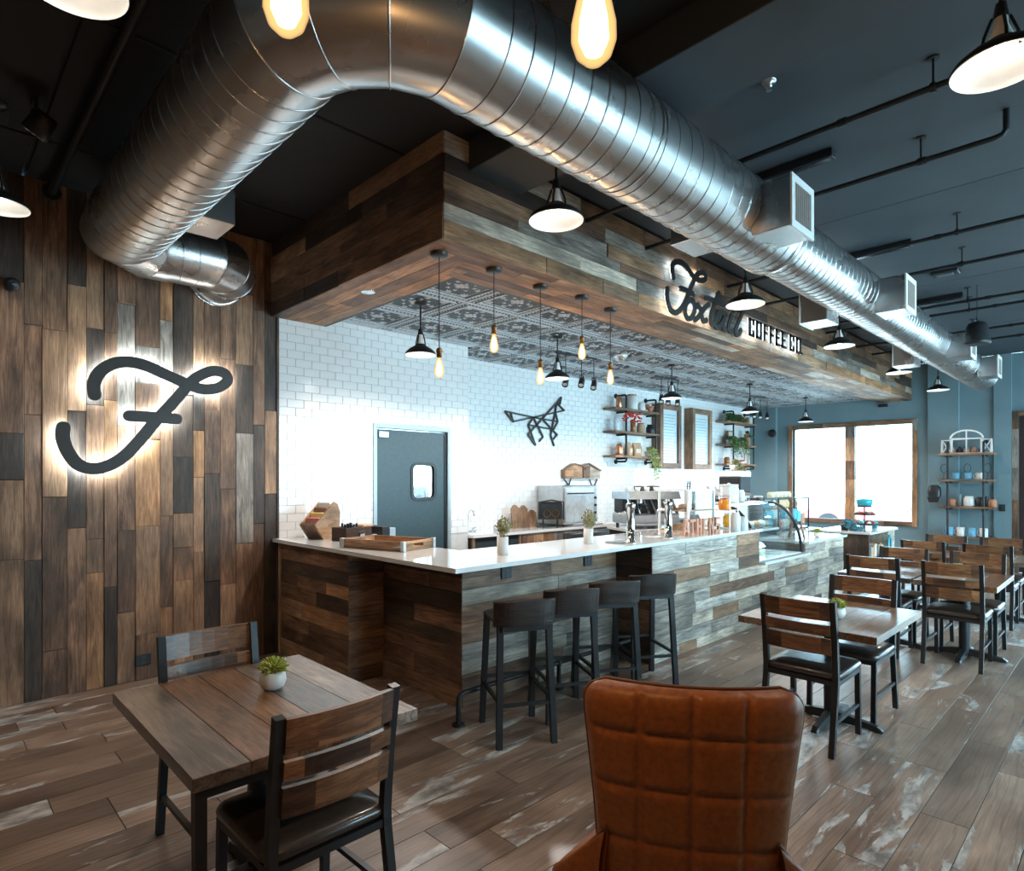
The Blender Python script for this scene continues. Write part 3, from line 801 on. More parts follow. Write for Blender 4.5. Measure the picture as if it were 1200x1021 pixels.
# ================================================================== PIPES AND FIXTURES ON THE CEILING
def cpipe(x, y0, y1, z, label, elbow_up=False, hang=()):
    o = thing('sprinkler_pipe', label, 'pipe', (x, y0, z)); L_ = y1-y0
    pts = [(0, L_, 0), (0, .06, 0)]
    if elbow_up: pts += [(0, .02, .006), (0, 0, .03), (0, 0, CEIL-z-.005)]
    else: pts += [(0, 0, 0)]
    MB().tube(pts, .017, 10).build('pipe', PIPE, o)
    k = .4
    while k < L_: MB().cyl((0,k,0), (0,k+.05,0), .023, n=10).build('coupling', PIPE, o); k += 1.05
    for h in hang:
        MB().cyl((0,h-y0,.015), (0,h-y0,CEIL-z), .006, n=6).cyl((0,h-y0-.012,0), (0,h-y0+.012,0), .026, n=10).cyl((0,h-y0,CEIL-z-.008), (0,h-y0,CEIL-z), .03, n=12).build('hanger', PIPE, o)
    return o
G = 'ceiling pipes across the room'
pz = 3.665
cpipe(3.80, YB+.01, 3.05, pz, 'long black pipe under the ceiling next to the boxed beam', hang=(.75,))
cpipe(4.63, .55, 3.05, pz, 'black ceiling pipe ending in an upturned elbow', True, (.98,))
for px, py in ((992, 303), (1027, 330), (1074, 363), (1082, 372), (1108, 392), (1140, 400)):
    p = atZ(px, py, pz)
    cpipe(p.x, YB+.01, 3.05, pz, 'thin black pipe crossing the far half of the ceiling', hang=(p.x*.13+.25,)).__setitem__('group', 'parallel pipes over the far half of the room')
pl = thing('conduit', 'black round pipe on the dark ceiling ending at the wood wall', 'pipe', (.72, 0, 3.74))
MB().cyl((0,1.2,0), (0,YW-.03,0), .028, n=12).build('pipe', PIPE, pl); MB().cyl((0,YW-.06,0), (0,YW-.028,0), .06, n=16).build('flange', PIPE, pl)
for px, py, qx, qy in ((905, 203, 980, 184), (992, 300, 1072, 289), (1075, 357, 1128, 346)):
    a = atZ(px, py, 3.78); b = atZ(qx, qy, 3.78); x = (a.x+b.x)/2
    o = thing('ceiling_bar', 'dark linear channel fixed flat to the ceiling beside the duct', 'light bar', (x, 0, 3.76), 0, 'linear channels on the ceiling')
    MB().cbox(-.04, .04, min(a.y, b.y), max(a.y, b.y)+.35, 0, CEIL-3.761, .004).build('housing', PIPE, o)
    MB().box(-.025, .025, min(a.y, b.y)+.02, max(a.y, b.y)+.33, -.004, .0).build('lens', plain('dark_lens', (.02,.022,.025), .2), o)
p = atZ(1108, 322, 3.77)
o = thing('smoke_detector', 'flat dark box fixed to the ceiling between two pipes', 'detector', p)
MB().cbox(-.09, .09, -.12, .12, 0, CEIL-3.771, .008).build('housing', PIPE, o); MB().cbox(-.05, .05, -.07, .07, -.006, 0, .003).build('face', plain('detector_grey', (.08,.085,.09), .5), o)
p = atZ(1145, 390, 3.28)
o = thing('pendant_speaker', 'black bell shaped speaker hanging from the ceiling by a hook', 'speaker', p)
MB().lathe([(0,-.135),(.10,-.135),(.128,-.13),(.125,-.10),(.105,.06),(.085,.105),(.05,.12),(0,.12)], 24).build('cabinet', PIPE, o)
MB().tube([(.03*math.cos(t*PI/6), 0, .145+.03*math.sin(t*PI/6)) for t in range(12)], .005, 6, True).build('hook', PIPE, o)
MB().cyl((0,0,.17), (0,0,CEIL-3.28), .003, n=6).build('cable', PIPE, o)
p = atZ(680, -6, CEIL)
o = thing('ceiling_speaker', 'round dark ceiling speaker beside the boxed beam', 'speaker', p)
MB().lathe([(0,-.03),(.13,-.03),(.15,-.022),(.155,0)], 32).build('grille', CEILD, o); MB().lathe([(.15,-.024),(.165,-.02),(.17,0)], 32).build('rim', PIPE, o)
p = atZ(40, 156, 3.62)
o = thing('led_spot', 'black ceiling spotlight with a cluster of small lenses', 'spotlight', (p.x, p.y, 3.62))
Mx = Matrix.Rotation(R(28), 4, 'Y') @ Matrix.Rotation(R(25), 4, 'X')
MB().lathe([(0,.13),(.05,.13),(.062,.11),(.068,0),(.06,-.004),(0,-.004)], 20, M=Mx).build('head', BLACK, o)
for i in range(13):
    rr = 0 if i == 0 else (.024 if i < 5 else .045); an = i*PI/2 if i < 5 else i*PI/4
    MB().lathe([(0,-.009),(.007,-.008),(.0085,-.003)], 8, (rr*math.cos(an), rr*math.sin(an), 0), M=Mx).build('lens', plain('lens_pinkish', (.7,.55,.5), .15), o)
MB().bar([(0,-.075,.05), (0,-.075,.17), (0,.075,.17), (0,.075,.05)], .012).cyl((0,0,.17), (0,0,CEIL-3.621), .014, n=8).build('yoke', BLACK, o)
p = atY(14, 333, YW-.1)
o = thing('wall_camera', 'small black camera mounted high on the reclaimed wood wall', 'camera', p)
MB().cyl((0,.10,0), (0,.03,0), .035, n=14).build('bracket', BLACK, o)
MB().lathe([(0,-.06),(.028,-.058),(.045,-.045),(.048,0),(.042,.05),(0,.05)], 18, M=Matrix.Rotation(R(-75), 4, 'X')).build('body', BLACK, o)
MB().lathe([(0,-.066),(.02,-.064),(.022,-.058)], 14, M=Matrix.Rotation(R(-75), 4, 'X')).build('lens', plain('camera_lens', (.03,.04,.06), .05), o)
p = atZ(901, 96, CEIL)
o = thing('fire_sprinkler', 'small metal sprinkler head in the ceiling past the boxed beam', 'sprinkler', p)
MB().lathe([(0,-.03),(.02,-.028),(.01,-.012),(.035,-.006),(.04,0)], 14).build('body', STEEL, o); MB().cyl((0,0,-.045), (0,0,-.03), .004, n=6).cyl((0,0,-.05), (0,0,-.045), .016, n=10).build('deflector', STEEL, o)
# ================================================================== LAMPS
BULBW = glow('lamp_bulb_white', (1,.93,.82), 14)
def barn_lamp(loc, top, label, group, rad=.16, watts=20., col=(1,.90,.76)):
    o = thing('barn_pendant', label, 'pendant lamp', loc, 0, group); k = rad/.16
    out = [(rad,0),(rad*1.005,.006),(rad*.93,.026),(rad*.72,.052),(rad*.5,.07),(rad*.34,.085),(rad*.30,.095)]
    s = MB().lathe(out, 36).build('shade', BLACK, o)
    MB().lathe([(a*.985, b-.003) for a, b in out] + [(.0, .086)], 36).build('liner', ENAMEL, s)
    MB().lathe([(.001,.092),(rad*.26,.092),(rad*.26,.10),(.022,.155),(.022,.20),(.0,.20)], 16).build('socket', ENAMEL, o)
    for i in range(4):
        a = i*PI/2 + .4
        MB().tube([(rad*.36*math.cos(a), rad*.36*math.sin(a), .075), (rad*.33*math.cos(a), rad*.33*math.sin(a), .12), (.028*math.cos(a), .028*math.sin(a), .185)], .006, 6).build('arm', BLACK, o)
    MB().cyl((0,0,.18), (0,0,.235), .026, .018, 12).build('cap', BLACK, o)
    MB().cyl((0,0,.235), (0,0,top-loc[2]), .008, n=8).build('stem', BLACK, o)
    MB().lathe([(0,-.025),(.05,-.02),(.06,0)], 20, (0,0,top-loc[2])).build('canopy', BLACK, o)
    MB().lathe([(0,.012),(.02,.016),(.033,.035),(.03,.055),(.015,.085)], 16).build('bulb', BULBW, o)
    l = bpy.data.lights.new('lamp_light', 'SPOT'); l.energy = watts; l.color = col; l.spot_size = R(165); l.spot_blend = .5; l.shadow_soft_size = .05
    lo = bpy.data.objects.new('lamp_light', l); COL.objects.link(lo); lo.parent = o; lo.location = (0,0,.0)
    return o
for x in (2.66, 5.1, 7.45, 9.9, 12.3):
    barn_lamp((x, 2.36, 3.12), CEIL, 'black barn pendant lamp hanging between the duct and the wood bulkhead', 'barn lamps along the bulkhead face', .16, 30)
for x in (3.28, 5.15, 7.55, 10.0, 12.45):
    barn_lamp((x, 4.55, 2.75), TIN, 'black barn pendant lamp hanging from the tin ceiling', 'barn lamps under the tin ceiling', .14, 130, (1,.95,.90))
barn_lamp((2.90, .36, 3.16), CEIL, 'black barn pendant lamp on the room side of the boxed beam', None, .16, 26)
barn_lamp((.36, 2.40, 3.22), CEIL, 'black barn pendant lamp under the dark ceiling above the single table', None, .16, 26)
barn_lamp((.34, 4.66, 3.22), CEIL, 'black barn pendant lamp close to the reclaimed wood wall', None, .16, 22)
AMB = glow('bulb_core', (1,.80,.50), 16)
m_, nt_, b_ = nmat('amber_bulb_glass'); AMG = m_
nt_.nodes.remove(b_)
tr_ = nd(nt_, 'ShaderNodeBsdfTransparent'); tr_.inputs[0].default_value = (1,.88,.70,1)
em_ = nd(nt_, 'ShaderNodeEmission'); em_.inputs[0].default_value = (1,.62,.28,1); em_.inputs[1].default_value = 1.9
mx_ = nd(nt_, 'ShaderNodeMixShader'); mx_.inputs[0].default_value = .24
nt_.links.new(tr_.outputs[0], mx_.inputs[1]); nt_.links.new(em_.outputs[0], mx_.inputs[2]); nt_.links.new(mx_.outputs[0], nt_.nodes['Material Output'].inputs[0])
def edison(loc, top, label, group, canopy=True, watts=3.):
    """loc = centre of the bulb"""
    o = thing('edison_pendant', label, 'pendant bulb', loc, 0, group)
    MB().lathe([(0,-.070),(.014,-.068),(.026,-.056),(.0325,-.036),(.032,-.014),(.026,.014),(.018,.046),(.0135,.066),(.013,.074)], 24).build('bulb', AMG, o)
    MB().lathe([(0,-.060),(.014,-.054),(.022,-.036),(.020,-.004),(.012,.035),(0,.055)], 14).build('filament', AMB, o)
    for kk in (.93, .84):
        MB().lathe([(a_*kk, b_z*(.5+.5*kk)) for a_, b_z in ((0,-.070),(.014,-.068),(.026,-.056),(.0325,-.036),(.032,-.014),(.026,.014),(.018,.046),(.0135,.066))], 20).build('inner_glow', AMG, o)
    s = MB().lathe([(.0135,.064),(.017,.066),(.018,.10),(.021,.104),(.021,.118),(.012,.130),(.0,.130)], 16).build('socket', BRASS, o)
    MB().cyl((.018,0,.110), (.032,0,.110), .004, n=8).build('switch_key', BRASS, s)
    MB().cyl((0,0,.128), (0,0,top-loc[2]), .0035, n=6).build('cord', BLACK, o)
    if canopy: MB().lathe([(0,-.028),(.05,-.028),(.058,-.02),(.06,0)], 24, (0,0,top-loc[2]-.0)).build('canopy', BLACK, o)
    l = bpy.data.lights.new('bulb_light', 'POINT'); l.energy = watts; l.color = (1,.55,.22); l.shadow_soft_size = .03
    lo = bpy.data.objects.new('bulb_light', l); COL.objects.link(lo); lo.parent = o; lo.location = (0,0,-.085)
    return o
for x, yy, z in ((2.51, 3.27, 2.37), (2.98, 3.24, 2.60), (3.5, 3.27, 2.43), (3.95, 3.22, 2.68), (4.42, 3.28, 2.53)):
    edison((x, yy, z), SZ0, 'amber filament bulb on a black cord under the bulkhead', 'filament bulbs over the bar corner', True, 4)
edison((.695, .545, 2.285), CEIL, 'large bare filament bulb hanging close in front of the duct', None, True, 14)
edison((.39, .875, 2.345), CEIL, 'bare filament bulb hanging in front of the duct elbow', None, True, 14)
# track heads
def track(pxs, Z0, label, top=TIN):
    P_ = [atZ(px, py, Z0) for px, py in pxs]; a, b = P_[0], P_[-1]
    o = thing('track_light', label, 'track light', (P_[0].x, P_[0].y, Z0))
    bx_ = MB(); d = (b-a); bx_.cyl((0,0,top-Z0-.015) - Vector((.15,0,0)) if False else Vector((-.15*d.normalized().x, -.15*d.normalized().y, top-Z0-.015)), Vector((d.x*1.1, d.y*1.1, top-Z0-.015)), .014, n=6); bx_.build('track', BLACK, o)
    for q in P_:
        v = q - a; Mh = Matrix.Translation((v.x, v.y, 0)) @ Matrix.Rotation(R(40), 4, 'Y') @ Matrix.Rotation(R(-20), 4, 'X')
        h = MB().lathe([(0,.075),(.03,.07),(.036,.05),(.04,-.075),(.034,-.075),(.03,-.05),(0,-.05)], 18, M=Mh).build('head', BLACK, o)
        MB().lathe([(0,-.056),(.03,-.058)], 12, M=Mh).build('lens', ENAMEL, h)
        MB().cyl((v.x, v.y, .06), (v.x, v.y, top-Z0-.02), .006, n=6).bar([(v.x-.035, v.y, .0), (v.x-.035, v.y, .08), (v.x+.035, v.y, .08), (v.x+.035, v.y, .0)], .008).build('stem', BLACK, o)
track([(663, 447), (681.5, 448), (696, 451)], 2.86, 'three black track heads under the tin ceiling before the fox wall art')
track([(775, 468), (783, 470), (794, 471)], 2.86, 'three black track heads under the tin ceiling before the menu boards')
track([(884, 486), (891, 487), (899, 488)], 2.86, 'three black track heads under the tin ceiling near the window wall')
o = thing('dome_camera', 'small chrome dome on the tin ceiling between the hanging bulbs', 'camera', atZ(727, 417, TIN-.002))
MB().lathe([(0,-.075),(.05,-.06),(.075,-.02),(.08,0)], 20).build('dome', CHROME, o); MB().lathe([(.08,-.012),(.092,-.01),(.095,0)], 20).build('base', WHITE, o)
o = thing('wall_speaker', 'small oval black speaker on the teal wall beside the tile', 'speaker', atX(905, 508, XF-.12))
MB().lathe([(0,-.06),(.05,-.055),(.085,-.03),(.09,0),(.07,.03),(0,.035)], 18, M=Matrix.Rotation(R(90), 4, 'Y')).build('cabinet', PIPE, o)
MB().lathe([(0,-.064),(.045,-.060)], 14, M=Matrix.Rotation(R(90), 4, 'Y')).build('grille', BLACK, o)
# ================================================================== SIGNS
SIGNM = plain('sign_face_charcoal', (.028,.026,.025), .45, 0, .1)
HALO = glow('sign_led_halo', (.72,.90,1.0), 13)
HALOF = glow('letter_led_halo', (.72,.90,1.0), 48)
def ribbon(m, pts, width, y0, y1, mi=0):
    """flat letter stroke in the XZ plane with round ends; pts = list of (x, z)"""
    n = len(pts); Lf, Rt = [], []
    wf_ = width if callable(width) else (lambda t: width)
    for i in range(n):
        a = Vector(pts[max(i-1,0)]); b = Vector(pts[min(i+1,n-1)]); t = (b-a).normalized(); nr = Vector((-t.y, t.x)); p = Vector(pts[i]); h = wf_(i/(n-1))/2
        Lf.append(p+nr*h); Rt.append(p-nr*h)
    for i in range(n-1):
        q = [Lf[i], Lf[i+1], Rt[i+1], Rt[i]]
        e0, e1 = .003*i/n, .003*(i+1)/n; ee = (e0, e1, e1, e0)
        v = [(p.x, y0+g, p.y) for p, g in zip(q, ee)] + [(p.x, y1+g, p.y) for p, g in zip(q, ee)]
        fs = [(0,1,2,3), (7,6,5,4), (0,4,5,1), (2,6,7,3)]
        if i == 0: fs.append((3,7,4,0))
        if i == n-2: fs.append((1,5,6,2))
        m.add(v, fs, mi)
    for e, h, g in ((pts[0], wf_(0)/2, .0008), (pts[-1], wf_(1)/2, .0038)):
        m.cyl((e[0], y0+g, e[1]), (e[0], y1+g, e[1]), h, n=18, mi=mi, sm=False)
    return m
def strokes_on(px_strokes, ox, oy, sc, Y):
    out = []
    for st_ in px_strokes:
        out.append([Vector((p.x, p.z)) for p in (atY(ox + x/sc, oy + y_/sc, Y) for x, y_ in st_)])
    return out
def sign_strokes(parent, strokes, width, yface, depth, stand, smooth=True, name='letter', halo=.55, hm=None):
    for si, s in enumerate(strokes):
        pts = spline(s, 8) if (smooth and len(s) > 2) else s
        pts = [(p[0], p[1]) for p in pts]
        o = ribbon(MB(), pts, width, yface+.0013*si, yface+.0013*si+depth).build(name, SIGNM, parent)
        w0 = width if not callable(width) else width(.5)
        ribbon(MB(), pts, w0*halo, yface+depth+.003, yface+depth+.009).build('led_strip', hm or HALO, o)
FS = [[(333,368),(330,330),(352,288),(395,260),(450,252),(510,264),(570,290),(625,315),(665,332),(715,348),(765,344),(800,320),(792,294),(755,284),(712,296),(672,324),(628,374),(582,425),(540,470),(492,528),(440,582),(385,616),(325,628),(272,610),(236,562),(221,515),(224,482)], [(456,442),(540,447),(622,453)]]
fs = thing('wall_letter_sign', 'backlit dark script letter F glowing on the reclaimed wood wall', 'sign', (0,0,0))
YF = YW-.115
sign_strokes(fs, strokes_on(FS, 0, 340, 3, YF), .088, YF, .022, .04, hm=HALOF, halo=.9)
sign = thing('bar_sign', 'backlit sign reading Foxtail Coffee Co. on the wood bulkhead', 'sign', (0,0,0))
YS = SY0-.085
F2 = [[(188,205),(180,160),(182,120),(205,98),(245,104),(285,140),(315,185),(345,215),(385,230),(412,215),(408,185),(380,172),(350,195),(325,245),(300,305),(275,370),(245,425),(205,455),(170,435),(150,380),(143,325),(148,288)], [(240,285),(280,300),(330,328)],
 [(330,372),(300,368),(276,405),(272,455),(290,495),(318,488),(340,440),(336,390),(322,372)], [(338,400),(365,412)],
 [(362,400),(382,430),(390,475),(402,512),(425,508)], [(440,398),(405,430),(372,480),(345,505)],
 [(512,318),(490,375),(470,430),(455,490),(462,535),(488,535)], [(424,350),(470,366),(545,398)],
 [(556,470),(530,452),(500,476),(486,520),(494,558),(520,552),(545,505),(558,465)], [(558,465),(545,520),(545,560),(565,578)],
 [(606,470),(590,520),(582,562),(592,588),(612,580)], [(620,436),(623,441)],
 [(700,425),(676,470),(650,530),(634,580),(640,610),(662,600),(672,578)]]
sign_strokes(sign, strokes_on(F2, 760, 290, 6, YS), lambda t: .053, YS+.012, .014, .03)
# block capitals: cap outlines in sign units (0..1 wide, 0..1 high)
def blk(ch):
    t = .33; h = .135
    S = {'C': [(0,t,0,1), (0,1,0,h), (0,1,1-h,1), (1-t,1,0,.34), (1-t,1,.66,1)],
         'O': [(0,t,0,1), (1-t,1,0,1), (0,1,0,h), (0,1,1-h,1)],
         'F': [(0,t,0,1), (0,1,1-h,1), (0,.8,.43,.43+h)],
         'E': [(0,t,0,1), (0,1,1-h,1), (0,.8,.42,.42+h), (0,1,0,h)],
         '.': [(0,.5,0,.15)]}
    return S[ch]
a = atY(760+716/6, 290+588/6, YS); b = atY(760+1082/6, 290+712/6, YS)
cells = [('C', 716, 756), ('O', 767, 808), ('F', 820, 853), ('F', 864, 896), ('E', 905, 937), ('E', 945, 979), ('C', 1003, 1036), ('O', 1047, 1082), ('.', 1086, 1100)]
zc0 = 3.205; zc1 = 3.40
for ch, u0, u1 in cells:
    x0 = atY(760+u0/6, 380, YS).x; x1 = atY(760+u1/6, 380, YS).x
    m = MB(); m2 = MB()
    for (p, q, r_, s_) in blk(ch):
        X0, X1, Z0, Z1 = x0+(x1-x0)*p, x0+(x1-x0)*q, zc0+(zc1-zc0)*r_, zc0+(zc1-zc0)*s_
        m.box(X0, X1, YS+.012, YS+.026, Z0, Z1)
        g_ = min(X1-X0, Z1-Z0)*.2; m2.box(X0+g_, X1-g_, YS+.029, YS+.035, Z0+g_, Z1-g_)
    o = m.build('letter', SIGNM, sign); m2.build('led_strip', HALO, o)
# ---- fox made of straight bars on the tile
fox = thing('fox_wall_art', 'dark metal line drawing of a running fox on the white tile', 'wall art', (0,0,0))
V_ = dict(a=(212,413), b=(275,495), c=(255,421), r=(435,462), p=(395,520), h=(615,350), ear=(652,303), n=(675,408), e2=(640,360), k=(605,425), s=(625,495), t=(577,555), u=(507,477), v=(510,615), w=(480,650), x=(393,595), y=(450,680), z=(570,603), aa=(596,686), bb=(620,597), cc=(590,632), s2=(590,560))
for e in 'a-b a-r b-r c-b r-n r-s p-r p-t r-v v-w p-y x-y x-h h-ear ear-e2 e2-h h-n h-k k-t k-s s-s2 u-t t-z z-aa t-bb bb-cc'.split():
    A, B = (atY(560+V_[q][0]/6.667, 420+V_[q][1]/6.667, YR-.03) for q in e.split('-'))
    MB().bar([A, B], .022).build('bar', plain('fox_bronze', (.05,.047,.045), .4, .4), fox)
# ================================================================== FURNITURE
def pad(w, d, h, z, r=.05, cx=0, cy=0, crown=.012):
    L_ = []
    for o, zz in ((.02, 0), (.004, .008), (0, h*.35), (0, h*.6), (.006, h*.82), (.022, h*.95), (.06, h+crown*.5), (.12, h+crown)):
        L_.append(rrect(w-2*o, d-2*o, max(.012, r-o*.3), z+zz, 5, cx, cy))
    return MB().loft(L_, 0, True, True)
def make_chair(label, group=None):
    """faces +X, origin on the floor below the back of the seat"""
    t = thing('dining_chair', label, 'chair', (0,0,0), 0, group)
    for s in (-1, 1):
        MB().bar([(-.075, s*.205, 0), (-.004, s*.205, .40), (0, s*.205, .46), (-.02, s*.205, .68), (-.055, s*.205, .905)], .032).build('rear_leg', BLACK, t)
        MB().bar([(.425, s*.20, 0), (.41, s*.20, .425)], .030).build('leg', BLACK, t)
        MB().bar([(.0, s*.205, .415), (.41, s*.20, .415)], .028).build('side_rail', BLACK, t)
        MB().bar([(-.04, s*.205, .19), (.418, s*.20, .19)], .020).build('stretcher', BLACK, t)
    MB().bar([(.41, -.20, .415), (.41, .20, .415)], .028).build('front_rail', BLACK, t)
    MB().bar([(0, -.205, .415), (0, .205, .415)], .028).build('back_rail', BLACK, t)
    pad(.455, .455, .05, .43, .06, .215, 0).build('seat', SEATV, t)
    def slat(z0, z1, tn):
        # three glued pieces along the width
        cuts = [-.19, -.10, .13, .19] if tn % 2 else [-.19, -.14, .09, .19]
        for i, (a, b) in enumerate(zip(cuts, cuts[1:])):
            m = MB(); N = 5; loops = []
            for k in range(N):
                y_ = a + (b-a)*k/(N-1); bow = -.022*(1-(y_/.19)**2)
                xl = lambda z: -.055*(z-.46)/.44 - .012
                loops.append([(xl(z0)+bow-.011, y_, z0), (xl(z0)+bow+.011, y_, z0), (xl(z1)+bow+.011, y_, z1), (xl(z1)+bow-.011, y_, z1)])
            m.loft(loops, 0, False, True).build('back_slat', wood('slatd' if i == 1 and tn == 1 else ('slat' if i != tn % 3 else 'slatd'), 'y', .38, .2, .25), t)
    slat(.79, .90, 0); slat(.705, .765, 1); slat(.585, .683, 2)
    return t
C0 = make_chair('wood slat dining chair at the single table with its back to the room')
def chair(x, y_, ang, label, lean=.05):
    a = R(ang); return dup(C0, (x + lean*math.cos(a), y_ + lean*math.sin(a), 0), a, label)
C0.location = (.985, 1.86, 0); C0.rotation_euler = (0, 0, R(91))
TL = {}
chair(1.005, 3.10, -90, 'wood slat dining chair at the single table against the reclaimed wood wall')
chair(3.83, 1.45, 0, 'wood slat dining chair with its back to the leather armchair')
chair(4.95, 1.41, 180, 'wood slat dining chair across the succulent table from the armchair side')
chair(6.375, 1.735, 0, 'wood slat chair at the bar-side table of the middle pair, back to the succulent table')
chair(7.40, 1.72, 180, 'wood slat chair at the bar-side table of the middle pair, facing the succulent table')
chair(6.375, 1.125, 0, 'wood slat chair at the room-side table of the middle pair, back to the succulent table')
chair(7.40, 1.10, 180, 'wood slat chair at the room-side table of the middle pair, facing the succulent table')
chair(8.44, 1.77, 0, 'wood slat chair at the bar-side table of the far pair, facing the window wall')
chair(9.47, 1.73, 180, 'wood slat chair at the bar-side table of the far pair, back to the window wall')
chair(8.40, 1.16, 0, 'wood slat chair at the room-side table of the far pair, facing the window wall')
chair(9.47, 1.16, 180, 'wood slat chair at the room-side table of the far pair, back to the window wall')
def cafe_table(cx, cy, w, d, label, axis='y', n=6, tones=None, extra=False, h=.72):
    """plank top on a black pedestal with a cross foot; planks run along axis"""
    t = thing('cafe_table', label, 'table', (cx, cy, 0))
    span = w if axis == 'y' else d
    cuts = [-span/2 + span*i/n + (random.uniform(-.015, .015) if 0 < i < n else 0) for i in range(n+1)]
    for i, (a, b) in enumerate(zip(cuts, cuts[1:])):
        tn = tones[i % len(tones)] if tones else pick({'top': 3, 'topg': 2, 'slat': 1})
        mm = wood(tn, axis, .28, .25, .3)
        if axis == 'y': board('top_plank', a, b-.0006, -d/2, d/2, h-.045, h, mm, t, .002)
        else: board('top_plank', -w/2, w/2, a, b-.0006, h-.045, h, mm, t, .002)
    MB().box(-w/2+.06, w/2-.06, -d/2+.06, d/2-.06, h-.05, h-.045).build('top_plate', BLACK, t)
    MB().cyl((0,0,.04), (0,0,h-.05), .045, n=16).build('column', BLACK, t)
    for i in range(4):
        a = i*PI/2 + (PI/4 if False else 0); c, s = math.cos(a), math.sin(a); L_ = .30
        m = MB(); loops = []
        for u, hh, wd in ((.0, .075, .035), (.10, .065, .032), (.22, .045, .028), (.28, .035, .028), (L_, .022, .026), (L_+.012, .012, .02)):
            z0 = .012 if u < .25 else 0
            loops.append([(u*c - wd*s, u*s + wd*c, z0), (u*c + wd*s, u*s - wd*c, z0), (u*c + wd*.7*s, u*s - wd*.7*c, hh), (u*c - wd*.7*s, u*s + wd*.7*c, hh)])
        m.loft(loops, 0, False, True).build('foot', BLACK, t)
    if extra:
        MB().bar([(-w/2+.03, -d/2+.035, 0), (-w/2+.03, -d/2+.035, h-.05)], .034).build('leg', BLACK, t)
        MB().bar([(-w/2+.03, -d/2+.035, h-.065), (0, -d/2+.035, h-.065)], .03).build('apron', BLACK, t)
    return t
cafe_table(1.005, 2.50, .82, 1.04, 'single plank-top table by the reclaimed wood wall', 'y', 5, ['topg', 'top', 'top', 'topg', 'topg'], True)
cafe_table(4.42, 1.45, 1.02, .82, 'plank-top table with a yellow-green succulent behind the armchair', 'x', 5, ['top', 'topg', 'top', 'slat', 'topg'])
cafe_table(6.90, 1.75, .92, .61, 'plank-top table of the middle pair on the bar side', 'x', 4)
cafe_table(6.90, 1.12, .98, .60, 'plank-top table of the middle pair on the room side', 'x', 4)
cafe_table(8.97, 1.76, .88, .60, 'plank-top table of the far pair on the bar side', 'x', 4)
cafe_table(8.97, 1.13, .95, .60, 'plank-top table of the far pair on the room side', 'x', 4)
# ---- bar stools
def make_stool():
    t = thing('bar_stool', 'black bar stool with a low curved wooden back at the bar', 'bar stool', (0,0,0), 0, 'bar stools along the bar front')
    ZS = .735
    for s in (-1, 1):
        MB().bar([(-.02, s*.175, 0), (.03, s*.155, ZS)], .036).build('leg', BLACK, t)
        MB().bar([(.42, s*.175, 0), (.36, s*.155, ZS)], .036).build('leg', BLACK, t)
        MB().bar([(-.005, s*.168, .27), (.395, s*.168, .27)], .020).build('footrest', BLACK, t)
    MB().bar([(-.003, -.168, .25), (-.003, .168, .25)], .020).build('footrest', BLACK, t)
    MB().bar([(.40, -.168, .31), (.40, .168, .31)], .020).build('footrest', BLACK, t)
    MB().bar([(.01, -.15, .71), (.01, .15, .71)], .03).build('seat_rail', BLACK, t); MB().bar([(.37, -.15, .71), (.37, .15, .71)], .03).build('seat_rail', BLACK, t)
    STW = wood('coal', 'y', .5, .3)
    pad(.40, .37, .03, ZS-.005, .05, .19, 0, .004).build('seat', STW, t)
    m = MB(); N = 15; loops = []
    for k in range(N):
        y_ = -.195 + .39*k/(N-1); f = (y_/.195)**2; x0 = -.02 + .05*f*f; t_ = .026
        dz = .012*f
        loops.append([(x0, y_, ZS-.01), (x0+t_, y_, ZS-.01), (x0+t_-.015, y_, .885-dz), (x0-.012, y_, .895-dz), (x0-.022, y_, .885-dz), (x0-.014, y_, .81)])
    m.loft(loops, 0, False, True).build('backrest', wood('stool', 'y', .5, .3), t)
    return t
S0 = make_stool()
spots = [(2.67, 2.615, 62), (3.155, 2.65, 60), (3.615, 2.63, 60), (4.09, 2.62, 58)]
S0.location = (*spots[0][:2], 0); S0.rotation_euler = (0, 0, R(spots[0][2]))
for x, y_, a in spots[1:]: dup(S0, (x, y_, 0), R(a))
# ---- leather armchair
ac = thing('armchair', 'cognac leather lounge chair with a square quilted back', 'armchair', (1.53, .865, 0), R(35))
ZT = 1.065
def half_w(z):
    # back is widest near the top and tapers to the arms
    if z > .70: return .262 + .026*min(1, (z-.70)/.28)
    return .244 + .018*max(0, (z-.40)/.30)
def back_pt(u, v, side):
    z = .36 + (ZT-.36)*v
    hw = half_w(z); rc = .06
    if z > ZT - rc: hw = hw - rc + math.sqrt(max(0, rc*rc - (z-(ZT-rc))**2))
    y_ = u*hw
    lean = -.10*(v-.3); wrap = .045*(u*u)
    # quilting: 4 columns, rows every 0.15 m
    col = abs(math.sin(PI*(y_+.278)/.139)); rowz = abs(math.sin(PI*(ZT-.125-z)/.158))
    crease = (min(1, col*2.6)**.7) * (min(1, rowz*2.6)**.7)
    edge = max(0, 1 - abs(u)**10)**.5 * max(0, 1 - max(0, (v-.86)/.14)**4)**.5
    th = .045*edge*(.70 + .30*crease) + .002
    return Vector((lean + wrap - th if side == 0 else lean + wrap + th + .01, y_, z))
nu, nv = 81, 91
mb = MB()
mb.grid(lambda i, j: back_pt(i*2-1, j, 0), nu, nv); mb.grid(lambda i, j: back_pt(1-i*2, j, 1), nu, nv)
bk = mb.build('backrest', LEATHER, ac, fix=False)
pip = [back_pt(-1, v/40, 0) for v in range(5, 41)] + [back_pt(-1 + 2*k/20, 1, 0) for k in range(1, 20)] + [back_pt(1, 1-v/40, 0) for v in range(0, 36)]
MB().tube([p + Vector((.012,0,0)) for p in pip], .0055, 8).build('piping', LEATHD, bk)
